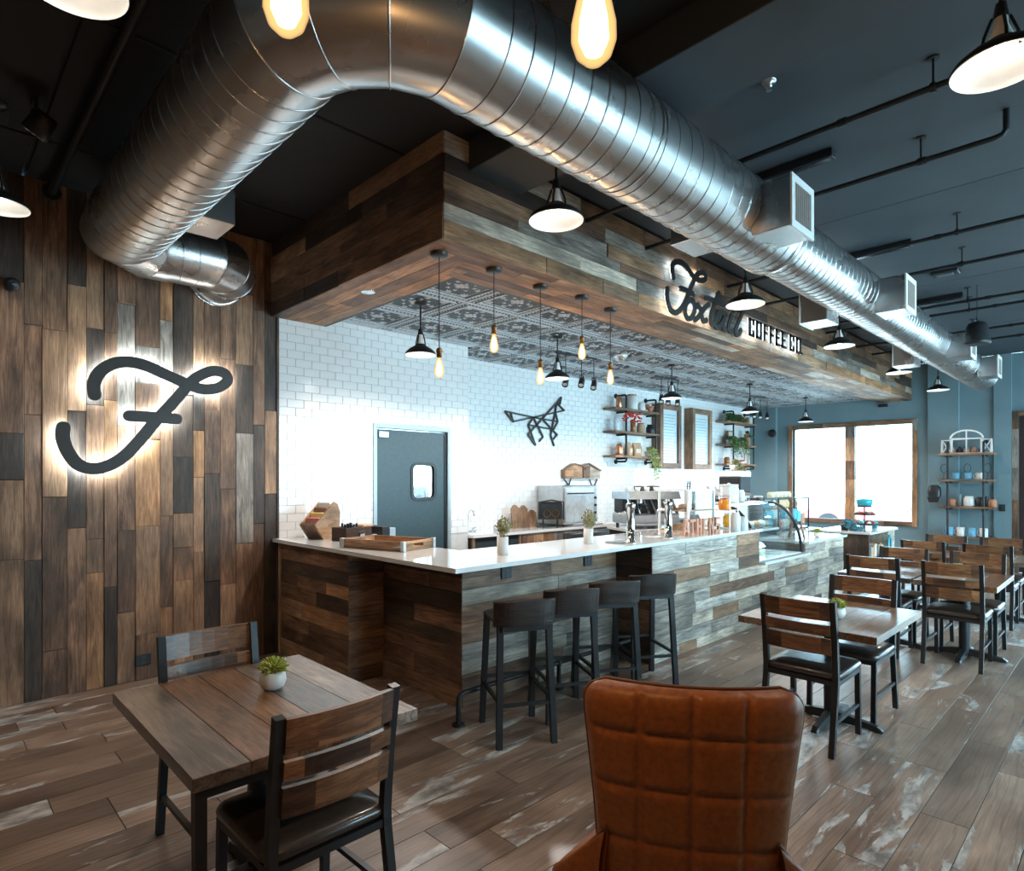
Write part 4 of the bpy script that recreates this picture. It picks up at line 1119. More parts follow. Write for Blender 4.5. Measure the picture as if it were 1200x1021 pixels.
# arms: curved shells flaring from the back
for s in (-1, 1):
    def arm_pt(u, v, side, s=s):
        # u along from back to front, v up
        x = -.02 + .56*u
        f_ = math.sin(min(1, u/.26)*PI/2)
        y_ = .225 + .135*f_ - .20*max(0, u-.20)
        top = .650 - .19*f_ - .10*max(0, u-.2)
        z = .30 + (top-.30)*v
        bulge = .018*math.sin(v*PI)
        th = .034*max(0, 1-abs(2*v-1)**8)**.5*max(.05, 1-abs(2*u-1)**10)**.5
        return Vector((x, s*(y_ + bulge + (th if side else -th)), z))
    mb = MB(); mb.grid(lambda i, j: arm_pt(i**1.6, j, 0), 33, 19); mb.grid(lambda i, j: arm_pt(i**1.6, j, 1), 33, 19)
    a_ = mb.build('arm', LEATHER, ac)
    MB().tube([arm_pt((k/32)**1.6, 1, 1) for k in range(33)], .005, 8).build('piping', LEATHD, a_)
pad(.52, .52, .12, .33, .09, .27, 0, .02).build('seat', LEATHER, ac)
MB().loft([rrect(.50, .50, .08, .24, 5, .26, 0), rrect(.54, .54, .09, .33, 5, .26, 0)], 0, True).build('base_shell', LEATHER, ac)
for sx in (0, 1):
    for sy in (-1, 1): MB().cyl((.06+.40*sx, sy*.19, .26), (.0+.54*sx, sy*.25, 0), .018, .011, 12).build('leg', BLACK, ac)
# ---- succulents on the tables
def succulent(loc, label, s=1.0, group=None):
    o = thing('potted_succulent', label, 'plant', loc, 0, group)
    MB().lathe([(0,0),(.026*s,0),(.042*s,.012*s),(.050*s,.035*s),(.046*s,.060*s),(.038*s,.070*s),(.034*s,.066*s),(.030*s,.055*s),(0,.055*s)], 24).build('pot', CERAM, o)
    m = MB(); rnd = random.Random(5)
    for i in range(130):
        th = rnd.uniform(0, 2*PI); ph = math.acos(rnd.uniform(-.1, 1)); rr = .052*s
        d = Vector((math.sin(ph)*math.cos(th), math.sin(ph)*math.sin(th), math.cos(ph)*.85)); b = Vector((0,0,.075*s)) + d*rr*.55; e = Vector((0,0,.075*s)) + d*rr*rnd.uniform(.95, 1.25)
        m.cyl(b, e, .0065*s, .0015*s, 5)
    m.build('leaves', LEAF, o, fix=False)
    return o
succulent((1.10, 2.60, .72), 'yellow-green succulent in a round white pot on the single table', 1.12)
succulent((4.28, 1.37, .72), 'yellow-green succulent in a round pot on the table behind the armchair', 1.05)
succulent((6.97, 1.17, .72), 'yellow-green succulent on the room-side table of the middle pair', .95)
succulent((9.05, 1.17, .72), 'yellow-green succulent on the room-side table of the far pair', .95)
# ================================================================== THINGS ON AND BEHIND THE BAR
def thing_at(name, label, cat, p, rz=0, group=None): return thing(name, label, cat, tuple(p), rz, group)
WN = wood('board', 'x', .5, .2); WNZ = wood('board', 'z', .5, .2); WBR = wood('brown', 'x', .5, .2)
# slanted wooden bottle caddy
p = atZ(362, 627, BT)
o = thing_at('slanted_crate', 'slanted pale wood crate with slots at the wall end of the bar', 'crate', (2.68, 5.30, BT), R(25))
prof = [(-.17,.14),(-.05,.0),(.17,.0),(.19,.24),(.15,.32),(.10,.34)]
for s in (-.09, .075): MB().ext(prof, lambda u, v, k, s=s: (u, s+.015*k, v)).build('side_panel', WN, o)
MB().ext([(-.17,.14),(-.05,.0),(-.035,.015),(-.155,.155)], lambda u, v, k: (u, -.075+.15*k, v)).build('front_slat', WBR, o)
MB().ext([(-.05,.0),(.17,.0),(.17,.014),(-.04,.014)], lambda u, v, k: (u, -.075+.15*k, v)).build('bottom', WN, o)
MB().ext([(.17,.0),(.19,.24),(.178,.24),(.158,.0)], lambda u, v, k: (u, -.075+.15*k, v)).build('back_panel', WN, o)
for k, cl in enumerate(((.6,.2,.18), (.75,.55,.2), (.25,.12,.08), (.8,.78,.72))):
    MB().cbox(-.10+k*.055, -.055+k*.055, -.07, .07, .12+k*.045, .20+k*.045, .006).build('packet', plain('packet_%d' % k, cl, .6), o)
o = thing_at('condiment_box', 'dark wicker box holding napkins and stirrers on the bar', 'box', (2.90, 5.02, BT), R(10))
WICK = plain('dark_wicker', (.05,.028,.018), .7, 0, .4, 60, .4)
for (a, b, c_, d) in ((-.2,.2,-.1,-.085), (-.2,.2,.085,.1), (-.2,-.185,-.085,.085), (.185,.2,-.085,.085), (-.01,.005,-.085,.085)): MB().cbox(a, b, c_, d, 0, .12, .004).build('wall', WICK, o)
MB().box(-.185, .185, -.085, .085, .002, .012).build('bottom', WICK, o)
for k in range(9): MB().cyl((-.15+.03*(k % 5), -.04+.05*(k//5), .01), (-.16+.03*(k % 5), -.05+.05*(k//5), .145+.006*(k % 3)), .010, n=8).build('stirrer', BLACK, o)
MB().cbox(.03, .16, -.06, .06, .02, .135, .01).build('napkin_stack', plain('kraft_napkin', (.55,.33,.20), .8), o)
o = thing_at('counter_sign', 'small black card with three white round marks on the bar', 'sign', (2.78, 4.72, BT), R(45))
MB().cbox(-.09, .09, -.006, .006, .005, .10, .002).build('card', BLACK, o); MB().cbox(-.1, .1, -.02, .02, 0, .008, .002).build('stand', WN, o)
for k in (-1, 0, 1): MB().cyl((k*.048, -.0065, .062), (k*.048, -.008, .062), .017, n=16).build('mark', WHITE, o)
for k in (-1, 0, 1): MB().box(k*.048-.014, k*.048+.014, -.008, -.0065, .024, .03).build('caption', WHITE, o)
o = thing_at('card_bin', 'black bin with a pale grey acrylic front beside the swing door', 'bin', (2.95, 4.66, BT), R(20))
MB().cbox(-.08, .03, -.06, .06, 0, .14, .004).build('bin', BLACK, o); MB().cbox(.035, .12, -.055, .055, 0, .12, .004).build('acrylic_block', plain('acrylic_blue_grey', (.42,.52,.58), .2), o)
# wooden tray with pale corner straps
o = thing_at('wooden_tray', 'rectangular wooden tray with pale corners and hand holes on the bar', 'tray', (2.735, 4.24, BT), R(17))
w2, d2_, h2 = .19, .31, .075
MB().cbox(-w2, w2, -d2_, d2_, .004, .014, .002).build('bottom', WN, o)
MB().cbox(-w2, -w2+.014, -d2_, d2_, .0, h2, .002).build('side', wood('tan', 'y', .5), o); MB().cbox(w2-.014, w2, -d2_, d2_, .0, h2, .002).build('side', wood('tan', 'y', .5), o)
for s in (-1, 1):
    ys = sorted((s*d2_, s*(d2_-.014)))
    m = MB()
    for (a, b, z0, z1) in ((-w2+.014, w2-.014, 0, .028), (-w2+.014, -.06, .028, .055), (.06, w2-.014, .028, .055), (-w2+.014, w2-.014, .055, h2)): m.box(a, b, *ys, z0, z1)
    m.build('end', WN, o)
for sx in (-1, 1):
    for sy in (-1, 1): MB().cbox(sx*w2-.016, sx*w2+.016, sy*d2_-.016, sy*d2_+.016, 0, h2+.004, .002).build('corner_strap', plain('pale_steel', (.62,.66,.68), .4, .5), o)
MB().ext([(0,0),(.10,.0),(0,.028)], lambda u, v, k: (-w2-.001-.0005*k, -d2_+.016+u, .025+v)).build('printed_leaf', plain('print_grey', (.40,.38,.36), .7), o)
# vases
def vase(loc, label, seed):
    o = thing_at('flower_vase', label, 'vase', loc); rnd = random.Random(seed)
    MB().lathe([(0,0),(.040,0),(.042,.004),(.042,.13),(.038,.13),(.036,.11),(0,.11)], 24).build('vase', CERAM, o)
    st_, lf = MB(), MB()
    for i in range(26):
        th = rnd.uniform(0, 2*PI); sp = rnd.uniform(.02, .085); h = rnd.uniform(.19, .29)
        e = Vector((sp*math.cos(th), sp*math.sin(th), h)); b = Vector((.015*math.cos(th), .015*math.sin(th), .1))
        st_.tube([b, (b+e)/2 + Vector((0,0,.01)), e], .0014, 4)
        for k in range(7):
            q = b.lerp(e, rnd.uniform(.4, 1)) + Vector((rnd.uniform(-.014,.014), rnd.uniform(-.014,.014), rnd.uniform(-.01,.012)))
            lf.lathe([(0,-.007),(.006,-.002),(.006,.003),(0,.008)], 5, q)
    st_.build('stems', LEAFD, o, fix=False); lf.build('buds', LEAFD, o, fix=False)
vase(atZ(589, 650, BT), 'white cylinder vase of dried yellow-green stems near the bar corner', 1)
vase(atZ(689.5, 637, BT), 'white cylinder vase of dried yellow-green stems between the tap tower and corner vase', 2)
# tap towers
for px, py, lb in ((739, 640, 'chrome beer tap tower near the reclaimed wood return'), (783, 634, 'chrome beer tap tower beside the bar letters')):
    o = thing_at('tap_tower', lb, 'tap', atZ(px, py-3, BT) + Vector((0, 0, 0)))
    MB().lathe([(0,0),(.052,0),(.052,.012),(.036,.02),(.036,.30),(.040,.305),(.040,.335),(.034,.345),(0,.345)], 24).build('column', CHROME, o)
    MB().cyl((0,.03,.27), (0,.12,.25), .012, n=10).cyl((0,.11,.255), (0,.12,.19), .010, n=10).build('spout', CHROME, o)
    MB().cbox(-.10, .10, .04, .20, .0, .012, .003).build('drip_tray', STEEL, o)
for px, lb in ((725, 'tall wooden tap handle nearer the oven'), (736, 'tall wooden tap handle nearer the coffee grinders')):
    o = thing_at('beer_tap', lb, 'tap', atY(px, 606, 5.72) * 1); o.location.z = .95
    MB().cyl((0,0,0), (0,0,.10), .02, n=10).cyl((0,0,.1), (0,-.09,.1), .014, n=8).build('tap_body', STEEL, o)
    MB().cyl((0,0,.10), (0,0,.17), .012, n=8).build('shank', CHROME, o); MB().cbox(-.025, .025, -.015, .015, .17, .42, .008).build('handle', WNZ, o)
# ATHENS block letters
al = thing_at('athens_letters', 'wooden block letters spelling ATHENS standing on the bar top', 'letters', (0,0,0))
al.location = (0, 0, 0)
def letter_polys(ch):
    t = .24; sf_ = .12
    return {'A': [[(0,0),(.26,0),(.5,.72),(.74,0),(1,0),(.64,1),(.36,1)], [(.25,.24),(.75,.24),(.75,.38),(.25,.38)]],
     'T': [[(.38,0),(.62,0),(.62,1),(.38,1)], [(0,.82),(1,.82),(1,1),(0,1)], [(.24,0),(.76,0),(.76,.12),(.24,.12)]],
     'H': [[(.08,0),(.32,0),(.32,1),(.08,1)], [(.68,0),(.92,0),(.92,1),(.68,1)], [(.3,.42),(.7,.42),(.7,.58),(.3,.58)]],
     'E': [[(.08,0),(.34,0),(.34,1),(.08,1)], [(.3,0),(.95,0),(.95,.17),(.3,.17)], [(.3,.83),(.95,.83),(.95,1),(.3,1)], [(.3,.42),(.8,.42),(.8,.58),(.3,.58)]],
     'N': [[(.05,0),(.28,0),(.28,1),(.05,1)], [(.72,0),(.95,0),(.95,1),(.72,1)], [(.05,1),(.32,1),(.95,0),(.68,0)]],
     'S': [[(.05,.0),(.95,0),(.95,.17),(.05,.17)], [(.72,.1),(.95,.1),(.95,.57),(.72,.57)], [(.05,.42),(.95,.42),(.95,.58),(.05,.58)], [(.05,.45),(.28,.45),(.28,1),(.05,1)], [(.05,.83),(.95,.83),(.95,1),(.05,1)]]}[ch]
ax0 = atY(799, 630, 3.10).x; ax1 = atY(843, 627, 3.10).x; st_w = (ax1-ax0)/6
for i, ch in enumerate('ATHENS'):
    m = MB(); x0 = ax0 + i*st_w
    for k, pl_ in enumerate(letter_polys(ch)):
        e = .0006*k; m.ext(pl_, lambda u, v, s, e=e: (x0 + u*st_w*.86, 3.08-e+(.024+2*e)*s, BT + v*.155))
    m.build('letter', plain('letter_face_terracotta', (.50,.24,.15), .55, 0, .2, 40), al)
# ---- back counter: sink, bread boards, oven
ft = thing_at('faucet', 'chrome gooseneck faucet at the end of the back worktop', 'faucet', (5.05, 5.98, .95))
MB().tube([(0,0,0), (0,0,.22), (0,-.02,.262), (0,-.06,.28), (0,-.10,.262), (0,-.115,.21)], .009, 10).build('spout', CHROME, ft)
for s in (-1, 1):
    MB().cyl((s*.08,0,0), (s*.08,0,.04), .014, n=10).build('valve', CHROME, ft); MB().cyl((s*.08,0,.045), (s*.11,-.03,.055), .007, n=8).build('lever', CHROME, ft)
MB().cbox(-.12, .12, -.02, .02, 0, .012, .004).build('deck_plate', CHROME, ft)
cup = thing_at('steel_cup', 'small steel cup beside the gooseneck faucet', 'cup', (5.42, 5.85, .95)); MB().lathe([(0,0),(.035,0),(.04,.07),(.036,.07),(.032,.006),(0,.006)], 18).build('cup', STEEL, cup); MB().lathe([(.036,.05),(.0,.052)], 14).build('contents', plain('coffee_brown', (.06,.03,.02), .6), cup)
for i, (x, h, w_) in enumerate(((5.93, .32, .14), (6.09, .31, .14), (6.26, .24, .14))):
    o = thing_at('bread_board', ['tall pointed wooden bread board standing nearest the sink', 'tall pointed wooden bread board standing between two others', 'short pointed wooden bread board standing beside the oven'][i], 'board', (x, 6.0, .95), R(-6))
    MB().ext([(-w_/2,0),(w_/2,0),(w_/2,h*.82),(w_*.18,h*.97),(0,h),(-w_*.18,h*.97),(-w_/2,h*.82)], lambda u, v, s: (u, -.02+.024*s + v*.12, v)).build('board', wood('tan', 'z', .5), o)
    for k in range(3): MB().bar([(-w_*.3, -.024+.045*k+.01, h*(.2+.2*k)), (w_*.3, -.024+.045*k+.022, h*(.32+.2*k))], .008).build('carved_line', wood('brown', 'x', .5), o)
ov = thing_at('oven', 'stainless counter oven with a handled white door', 'oven', (6.90, 5.90, .95))
MB().cbox(-.37, .40, -.24, .26, .03, .58, .008).build('body', STEEL, ov)
dd = MB().cbox(-.35, .30, -.262, -.24, .06, .55, .006).build('door', plain('oven_door_satin', (.72,.73,.73), .28, .6), ov)
MB().tube([(-.30,-.262,.47), (-.30,-.30,.47), (.24,-.30,.47), (.24,-.262,.47)], .010, 8).build('handle', BLACK, dd)
for k in range(3): MB().cyl((.345,-.24,.18+.11*k), (.345,-.265,.18+.11*k), .018, n=12).build('knob', BLACK, ov)
for sx in (-.32, .34): MB().cyl((sx,-.2,0), (sx,-.2,.03), .02, n=10).cyl((sx,.2,0), (sx,.2,.03), .02, n=10).build('foot', BLACK, ov)
MB().cbox(-.30, .42, -.34, -.262, .0, .02, .004).build('tray', STEEL, ov)
wm = thing_at('cup_rack', 'black rack with two round rings in front of the oven side', 'rack', (6.30, 5.70, .95), R(-38))
MB().cbox(-.16, .16, -.08, .08, .12, .36, .02).build('case', BLACK, wm)
MB().tube([(-.17,-.09,.12), (-.17,-.10,.36), (0,-.105,.385), (.17,-.10,.36), (.17,-.09,.12)], .012, 8).build('hoop', BLACK, wm)
for s in (-1, 1): MB().tube([(s*.058+.048*math.cos(t*PI/8), -.088, .20+.048*math.sin(t*PI/8)) for t in range(16)], .007, 6, True).build('ring', BRASS, wm)
for s in (-.1, .1): MB().cyl((s,0,0), (s,0,.13), .012, n=8).build('leg', BLACK, wm)
# wooden house plaque on the tile with zigzag wire
hp = thing_at('house_plaque', 'wooden row-of-houses plaque with zigzag wire on the white tile', 'wall decor', (0,0,0))
def wpx(x, y_, Y=YR-.06): q = atY(540+x/6, 530+y_/6, Y); return (q.x, q.z)
for nm, poly, tn, th in (('gable', [(722,185),(722,125),(790,78),(850,92),(850,185)], 'tan', .06), ('gable', [(848,185),(848,92),(890,78),(975,128),(978,185)], 'pale', .055), ('house_front', [(724,183),(724,128),(785,128),(785,183)], 'orange', .075), ('tower', [(853,180),(853,95),(900,95),(900,180)], 'brown', .075)):
    pl_ = [wpx(*q) for q in poly]
    MB().ext(pl_, lambda u, v, s, th=th: (u, YR-.012-th*s, v)).build(nm, wood(tn, 'x', .5), hp)
for poly in ([(718,130),(790,82),(850,96)], [(848,96),(892,80),(978,130)]): MB().bar([Vector((wpx(*q)[0], YR-.085, wpx(*q)[1])) for q in poly], .02).build('roof_edge', wood('slat', 'x', .5), hp)
q = wpx(866, 115); MB().cyl((q[0], YR-.087, q[1]), (q[0], YR-.092, q[1]), .022, n=12).build('window_hole', BLACK, hp)
for poly in ([(735,185),(770,235),(785,185)], [(915,190),(965,330),(920,400)], [(970,190),(915,320),(950,400)]): MB().bar([Vector((wpx(*q)[0], YR-.03, wpx(*q)[1])) for q in poly], .014).build('wire', BLACK, hp)
# ---- pipe shelves on the tile
def pipe_shelf(x0, x1, zs, label, zt, zb):
    o = thing_at('pipe_shelf', label, 'shelf', (0,0,0))
    yf = 5.97
    for z in zs: board('shelf_board', x0, x1, 5.92, YR-.03, z-.035, z, wood('tan', 'x'), o)
    for x in (x0+.28*(x1-x0), x1-.04):
        MB().tube([(x, YR-.012, zt), (x, yf+.03, zt), (x, yf+.005, zt-.008), (x, yf, zt-.03), (x, yf, zb+.03), (x, yf+.005, zb+.008), (x, yf+.03, zb), (x, YR-.012, zb)], .017, 10).build('pipe', PIPE, o)
        for z in (zt, zb): MB().cyl((x, YR-.03, z), (x, YR-.012, z), .04, n=14).build('flange', PIPE, o)
        for z in zs: MB().tube([(x+.03, yf+.0, z-.05), (x+.03, YR-.012, z-.05)], .015, 8).build('bracket', PIPE, o)
    return o
Ls = (8.12, 9.42); Lz = (2.80, 2.42, 2.02)
pipe_shelf(*Ls, Lz, 'black pipe wall shelf with three boards and red flowers beside the menu boards', 3.03, 1.92)
qa = atY(832, 493, 5.95); qb = atY(870, 495, 5.95)
Rs = (11.95, 13.35); Rz = (2.84, 2.36, 1.95)
pipe_shelf(*Rs, Rz, 'black pipe wall shelf with three boards and trailing green plants near the teal wall', 3.06, 1.85)
# menu boards
for i, (x0, x1) in enumerate(((9.58, 10.30), (10.72, 11.48))):
    o = thing_at('menu_board', ['tall wood framed menu board next to the shelf with red flowers', 'tall wood framed menu board next to the shelf with trailing plants'][i], 'menu board', (0,0,0))
    a, b, y0 = 1.82, 3.0, 6.04
    for (p, q, r_, s_, ax) in ((x0, x0+.1, a, b, 'z'), (x1-.1, x1, a, b, 'z'), (x0+.1, x1-.1, b-.1, b, 'x'), (x0+.1, x1-.1, a, a+.1, 'x')):
        board('frame', p, q, y0-.04, YR-.01, r_, s_, wood('tan' if i else 'brown', ax), o)
    MB().box(x0+.1, x1-.1, y0, YR-.02, a+.1, b-.1).build('panel', plain('menu_panel', (.58,.66,.68), .25, 0, .05), o)
    for k in range(16):
        z = b-.2-.055*k; MB().box(x0+.15, x1-.15-.1*((k*7) % 3)/3, y0-.002, y0, z, z+.012).build('menu_line', plain('menu_ink', (.20,.33,.37), .6), o)
# ---- generic little vessels
def jar(loc, label, r, h, m, lid=None, cat='jar', group=None):
    o = thing_at('jar' if cat == 'jar' else cat.replace(' ', '_'), label, cat, loc, 0, group)
    MB().lathe([(0,0),(r*.9,0),(r,r*.15),(r,h*.78),(r*.75,h*.9),(r*.75,h),(r*.65,h),(r*.65,h*.9),(0,h*.88)], 16).build('body', m, o)
    if lid: MB().lathe([(r*.8,h*.97),(r*.8,h*1.1),(0,h*1.12)], 16).build('lid', lid, o)
    return o
def mug(loc, label, r, h, m, rz=0, group=None):
    o = thing_at('mug', label, 'mug', loc, rz, group)
    MB().lathe([(0,0),(r*.92,0),(r,.01),(r,h),(r*.9,h),(r*.88,.012),(0,.012)], 18).build('cup', m, o)
    MB().tube([(0, r*.95+.0, h*.8), (0, r+.028, h*.75), (0, r+.034, h*.5), (0, r+.026, h*.25), (0, r*.95, h*.2)], .006, 6).build('handle', m, o)
    return o
def trailing(loc, label, n, drop, rad, m=LEAFG, pot=None, seed=1):
    o = thing_at('trailing_plant', label, 'plant', loc); rnd = random.Random(seed)
    MB().lathe([(0,0),(.05,0),(.065,.09),(.058,.09),(.05,.08),(0,.075)], 16).build('pot', pot or CERAM, o)
    lf, st_ = MB(), MB()
    for i in range(n):
        th = rnd.uniform(0, 2*PI); rr = rnd.uniform(.3, 1)*rad; dr = rnd.uniform(.2, 1)*drop
        fy = -abs(math.sin(th))*rr*1.1
        pts = [Vector((0,0,.09)), Vector((rr*.5*math.cos(th), fy*.5, .09+.06)), Vector((rr*math.cos(th), fy-.02, .06)), Vector((rr*1.05*math.cos(th), fy-.09, .04-dr))]
        sp = spline(pts, 5); st_.tube(sp, .002, 4)
        for q in sp[2:]:
            for k in range(2):
                d = Vector((rnd.uniform(-1,1), rnd.uniform(-1,1), rnd.uniform(-.6,.6))).normalized(); u = d.orthogonal().normalized()
                lf.add([q, q+d*.02+u*.012, q+d*.04, q+d*.02-u*.012], [(0,1,2,3)], 0)
    st_.build('stems', m, o, fix=False); lf.build('leaves', m, o, fix=False)
    return o
COPPER = plain('copper', (.62,.28,.16), .3, .9, .1); AMBER = plain('amber_glass', (.28,.10,.03), .1); KRAFT = plain('kraft', (.48,.31,.19), .8); TERRA = plain('terracotta', (.48,.20,.11), .75); REDF = plain('red_petals', (.62,.035,.02), .6, 0, .3, 60)
PGL = plain('pale_glassware', (.66,.70,.71), .12)
Y0 = 6.02
jar((8.35, Y0, Lz[0]), 'tall copper canister on the top board of the red flower shelf', .05, .20, COPPER)
jar((8.72, Y0, Lz[0]), 'white lidded canister on the top board of the red flower shelf', .10, .24, CERAM, WNZ)
jar((9.0, Y0, Lz[0]), 'small white jar on the top board of the red flower shelf', .06, .15, CERAM)
bsk = thing_at('fruit_basket', 'copper wire basket of peaches on the top board of the red flower shelf', 'basket', (9.25, Y0, Lz[0]))
for k in range(4): MB().tube([((.06+.012*k)*math.cos(t*PI/8), (.06+.012*k)*math.sin(t*PI/8), .01+.045*k) for t in range(16)], .005, 5, True).build('hoop', COPPER, bsk)
for k in range(5): MB().lathe([(0,-.038),(.03,-.025),(.04,0),(.03,.028),(0,.036)], 12, (.035*math.cos(k*1.26), .035*math.sin(k*1.26), .05+.03*(k % 3))).build('peach', TERRA, bsk)
fl = thing_at('red_flowers', 'red flower garland hanging between the boards of the pipe shelf', 'flowers', (8.62, 5.93, Lz[0]-.14)); rnd = random.Random(3); m = MB()
for i in range(46): m.lathe([(0,-.016),(.02,-.008),(.024,.004),(.012,.014),(0,.010)], 7, (rnd.uniform(-.26,.24), rnd.uniform(-.03,.03), rnd.uniform(-.07,.07)))
m.build('blossoms', REDF, fl, fix=False); MB().tube([(-.3,.03,.10), (-.1,0,.02), (.1,0,.02), (.28,.03,.10)], .004, 5).build('string', LEAFG, fl)
jar((8.28, Y0, Lz[1]), 'tall clear vase on the middle board of the red flower shelf', .05, .22, PGL)
jar((8.75, Y0, Lz[1]), 'dark brown bottle on the middle board of the red flower shelf', .045, .22, AMBER)
jar((8.98, Y0, Lz[1]), 'kraft box-like canister on the middle board of the red flower shelf', .07, .16, KRAFT, WNZ)
jar((9.28, Y0, Lz[1]), 'black kettle shaped jar on the middle board of the red flower shelf', .075, .15, BLACK, BLACK)
jar((8.35, Y0, Lz[2]), 'copper jar on the lowest board of the red flower shelf', .065, .18, COPPER)
for k, (x, lb) in enumerate(((8.62, 'kraft coffee bag leaning left on the lowest board of the red flower shelf'), (8.86, 'kraft coffee bag standing on the lowest board of the red flower shelf'))):
    o = thing_at('coffee_bag', lb, 'bag', (x, Y0, Lz[2]), R(15-30*k))
    MB().loft([rrect(.17, .09, .02, 0), rrect(.18, .10, .02, .12), rrect(.175, .03, .01, .21), rrect(.175, .02, .008, .23)], 0, False).build('bag', KRAFT, o); MB().box(-.05, .05, -.052, -.046, .05, .12).build('bag_label', plain('bag_label_cream', (.7,.62,.5), .7), o)
trailing((9.16, 5.99, Lz[2]), 'pale green trailing plant spilling from the lowest board of the red flower shelf', 26, .55, .16, plain('pale_leaf', (.36,.42,.16), .6, 0, .3, 50), None, 4)
trailing((12.2, 6.0, Rz[1]), 'green trailing plant spilling over the middle board near the teal wall', 30, .32, .2, LEAFG, None, 6)
trailing((12.75, 6.0, Rz[1]), 'small trailing plant beside the picture on the shelf near the teal wall', 16, .4, .12, LEAFG, None, 7)
trailing((12.2, 6.02, Rz[0]), 'bushy green plant in a dark planter on the top board near the teal wall', 30, .05, .18, LEAFG, BLACK, 8)
trailing((12.6, 6.02, Rz[0]), 'olive green plant on the top board near the teal wall', 22, .05, .14, LEAFD, BLACK, 9)
for k, x in enumerate((12.9, 13.08, 13.24)): jar((x, Y0, Rz[0]), ['short white jar beside the olive plant on the top board', 'small copper jar on the top board near the teal wall', 'white bottle at the board end by the teal wall'][k], .05, .12+.02*k, (CERAM, COPPER, CERAM)[k])
pf = thing_at('small_picture', 'small wood framed picture on the middle board near the teal wall', 'picture', (12.48, 6.10, Rz[1])); MB().cbox(-.14, .14, -.01, .01, 0, .30, .004).build('frame', wood('orange', 'z'), pf); MB().box(-.11, .11, -.012, -.010, .03, .27).build('print', plain('cream_print', (.62,.52,.40), .7), pf)
jar((13.08, Y0, Rz[1]), 'terracotta pot on the middle board near the teal wall', .07, .16, TERRA)
trailing((13.08, Y0, Rz[1]+.161), 'upright cactus-like plant in the terracotta pot', 8, .02, .06, LEAFG, TERRA, 12)
wb = thing_at('wooden_birdhouse', 'small open birdhouse frame on the lowest board near the teal wall', 'decor', (13.05, Y0, Rz[2]))
MB().bar([(-.09,0,0), (-.09,0,.2), (0,0,.3), (.09,0,.2), (.09,0,0), (-.09,0,0)], .014).build('frame', wood('orange', 'z'), wb); MB().cbox(-.1, .1, -.05, .05, 0, .015, .003).build('floor_board', WN, wb)
o = thing_at('red_bowl', 'bowl of red berries on the lowest board near the teal wall', 'bowl', (12.72, 5.98, Rz[2])); MB().lathe([(0,0),(.05,0),(.10,.05),(.095,.05),(.05,.01),(0,.01)], 18).build('bowl', CERAM, o)
for k in range(12): MB().lathe([(0,-.022),(.018,-.01),(.022,0),(.016,.012),(0,.02)], 8, (.05*math.cos(k*.9)*(k % 3)/2, .05*math.sin(k*.9)*(k % 3)/2, .06+.012*(k % 2))).build('berry', REDF, o)
jar((12.15, Y0, Rz[2]), 'dark glass jar on the lowest board near the teal wall', .06, .14, AMBER)
# ---- coffee machines on the back counter
def grinder(x, label):
    o = thing_at('coffee_grinder', label, 'grinder', (x, 5.85, .95))
    MB().loft([rrect(.20,.28,.03,0), rrect(.20,.28,.03,.06), rrect(.15,.18,.03,.10), rrect(.16,.20,.03,.33), rrect(.12,.12,.03,.36)], 0, False).build('body', BLACK, o)
    MB().lathe([(.05,.35),(.065,.38),(.11,.52),(.115,.56),(.0,.565)], 20).build('hopper', plain('smoked_hopper', (.10,.075,.065), .12), o)
    MB().cyl((0,-.09,.24), (0,-.16,.22), .028, n=12).build('dosing_spout', STEEL, o)
for x, lb in ((8.72, 'black coffee grinder with bean hopper nearer the oven'), (9.10, 'black coffee grinder with bean hopper nearer the espresso machine')): grinder(x, lb)
def espresso(x, y_, rz, label, w_=.75):
    o = thing_at('espresso_machine', label, 'coffee machine', (x, y_, .95), rz)
    h = w_/2
    MB().cbox(-h, h, -.25, .25, .06, .20, .02).build('base', STEEL, o); MB().cbox(-h+.03, h-.03, -.02, .25, .20, .44, .02).build('boiler_case', BLACK, o)
    MB().ext([(-.27,.40),(.25,.40),(.25,.50),(-.22,.50)], lambda u, v, s: (-h+2*h*s, u, v)).build('top_case', STEEL, o)
    for k in range(7): MB().bar([(-h+.06+k*(2*h-.12)/6, -.26, .20), (-h+.06+k*(2*h-.12)/6, -.05, .47)], .03).build('chrome_rib', CHROME, o)
    for s in (-.5, .5):
        g_ = MB().cyl((s*h,-.17,.40), (s*h,-.17,.34), .04, n=16).build('group_head', CHROME, o); MB().cyl((s*h,-.17,.335), (s*h,-.36,.32), .013, n=10).build('portafilter', BLACK, g_)
    for k in range(4): MB().lathe([(0,0),(.03,0),(.04,.06),(.036,.06),(.028,.005)], 14, (-h+.15+.15*k, .05, .50)).build('warming_cup', CERAM, o)
    for sx in (-1, 1):
        for sy in (-1, 1): MB().cyl((sx*(h-.06), sy*.19, 0), (sx*(h-.06), sy*.19, .06), .022, n=10).build('foot', BLACK, o)
    MB().cbox(-h+.04, h-.04, -.34, -.25, .045, .075, .006).build('drip_tray', STEEL, o)
espresso(7.36, 4.85, R(-25), 'chrome ribbed espresso machine between the grinders and the white case', .80)
espresso(9.86, 4.97, R(-30), 'chrome ribbed espresso machine between the white case and the syrup shelf', .75)
for x, y_, lb in ((7.36, 4.85, 'dark stand under the espresso machine by the grinders'), (9.86, 4.97, 'dark stand under the espresso machine by the syrup shelf')):
    o = thing_at('machine_stand', lb, 'stand', (x, y_, 0), R(-27)); MB().cbox(-.46, .46, -.36, .29, .915, .95, .004).build('top', QUARTZ, o); MB().cbox(-.43, .43, -.33, .27, 0, .915, .004).build('body', CORE, o); 
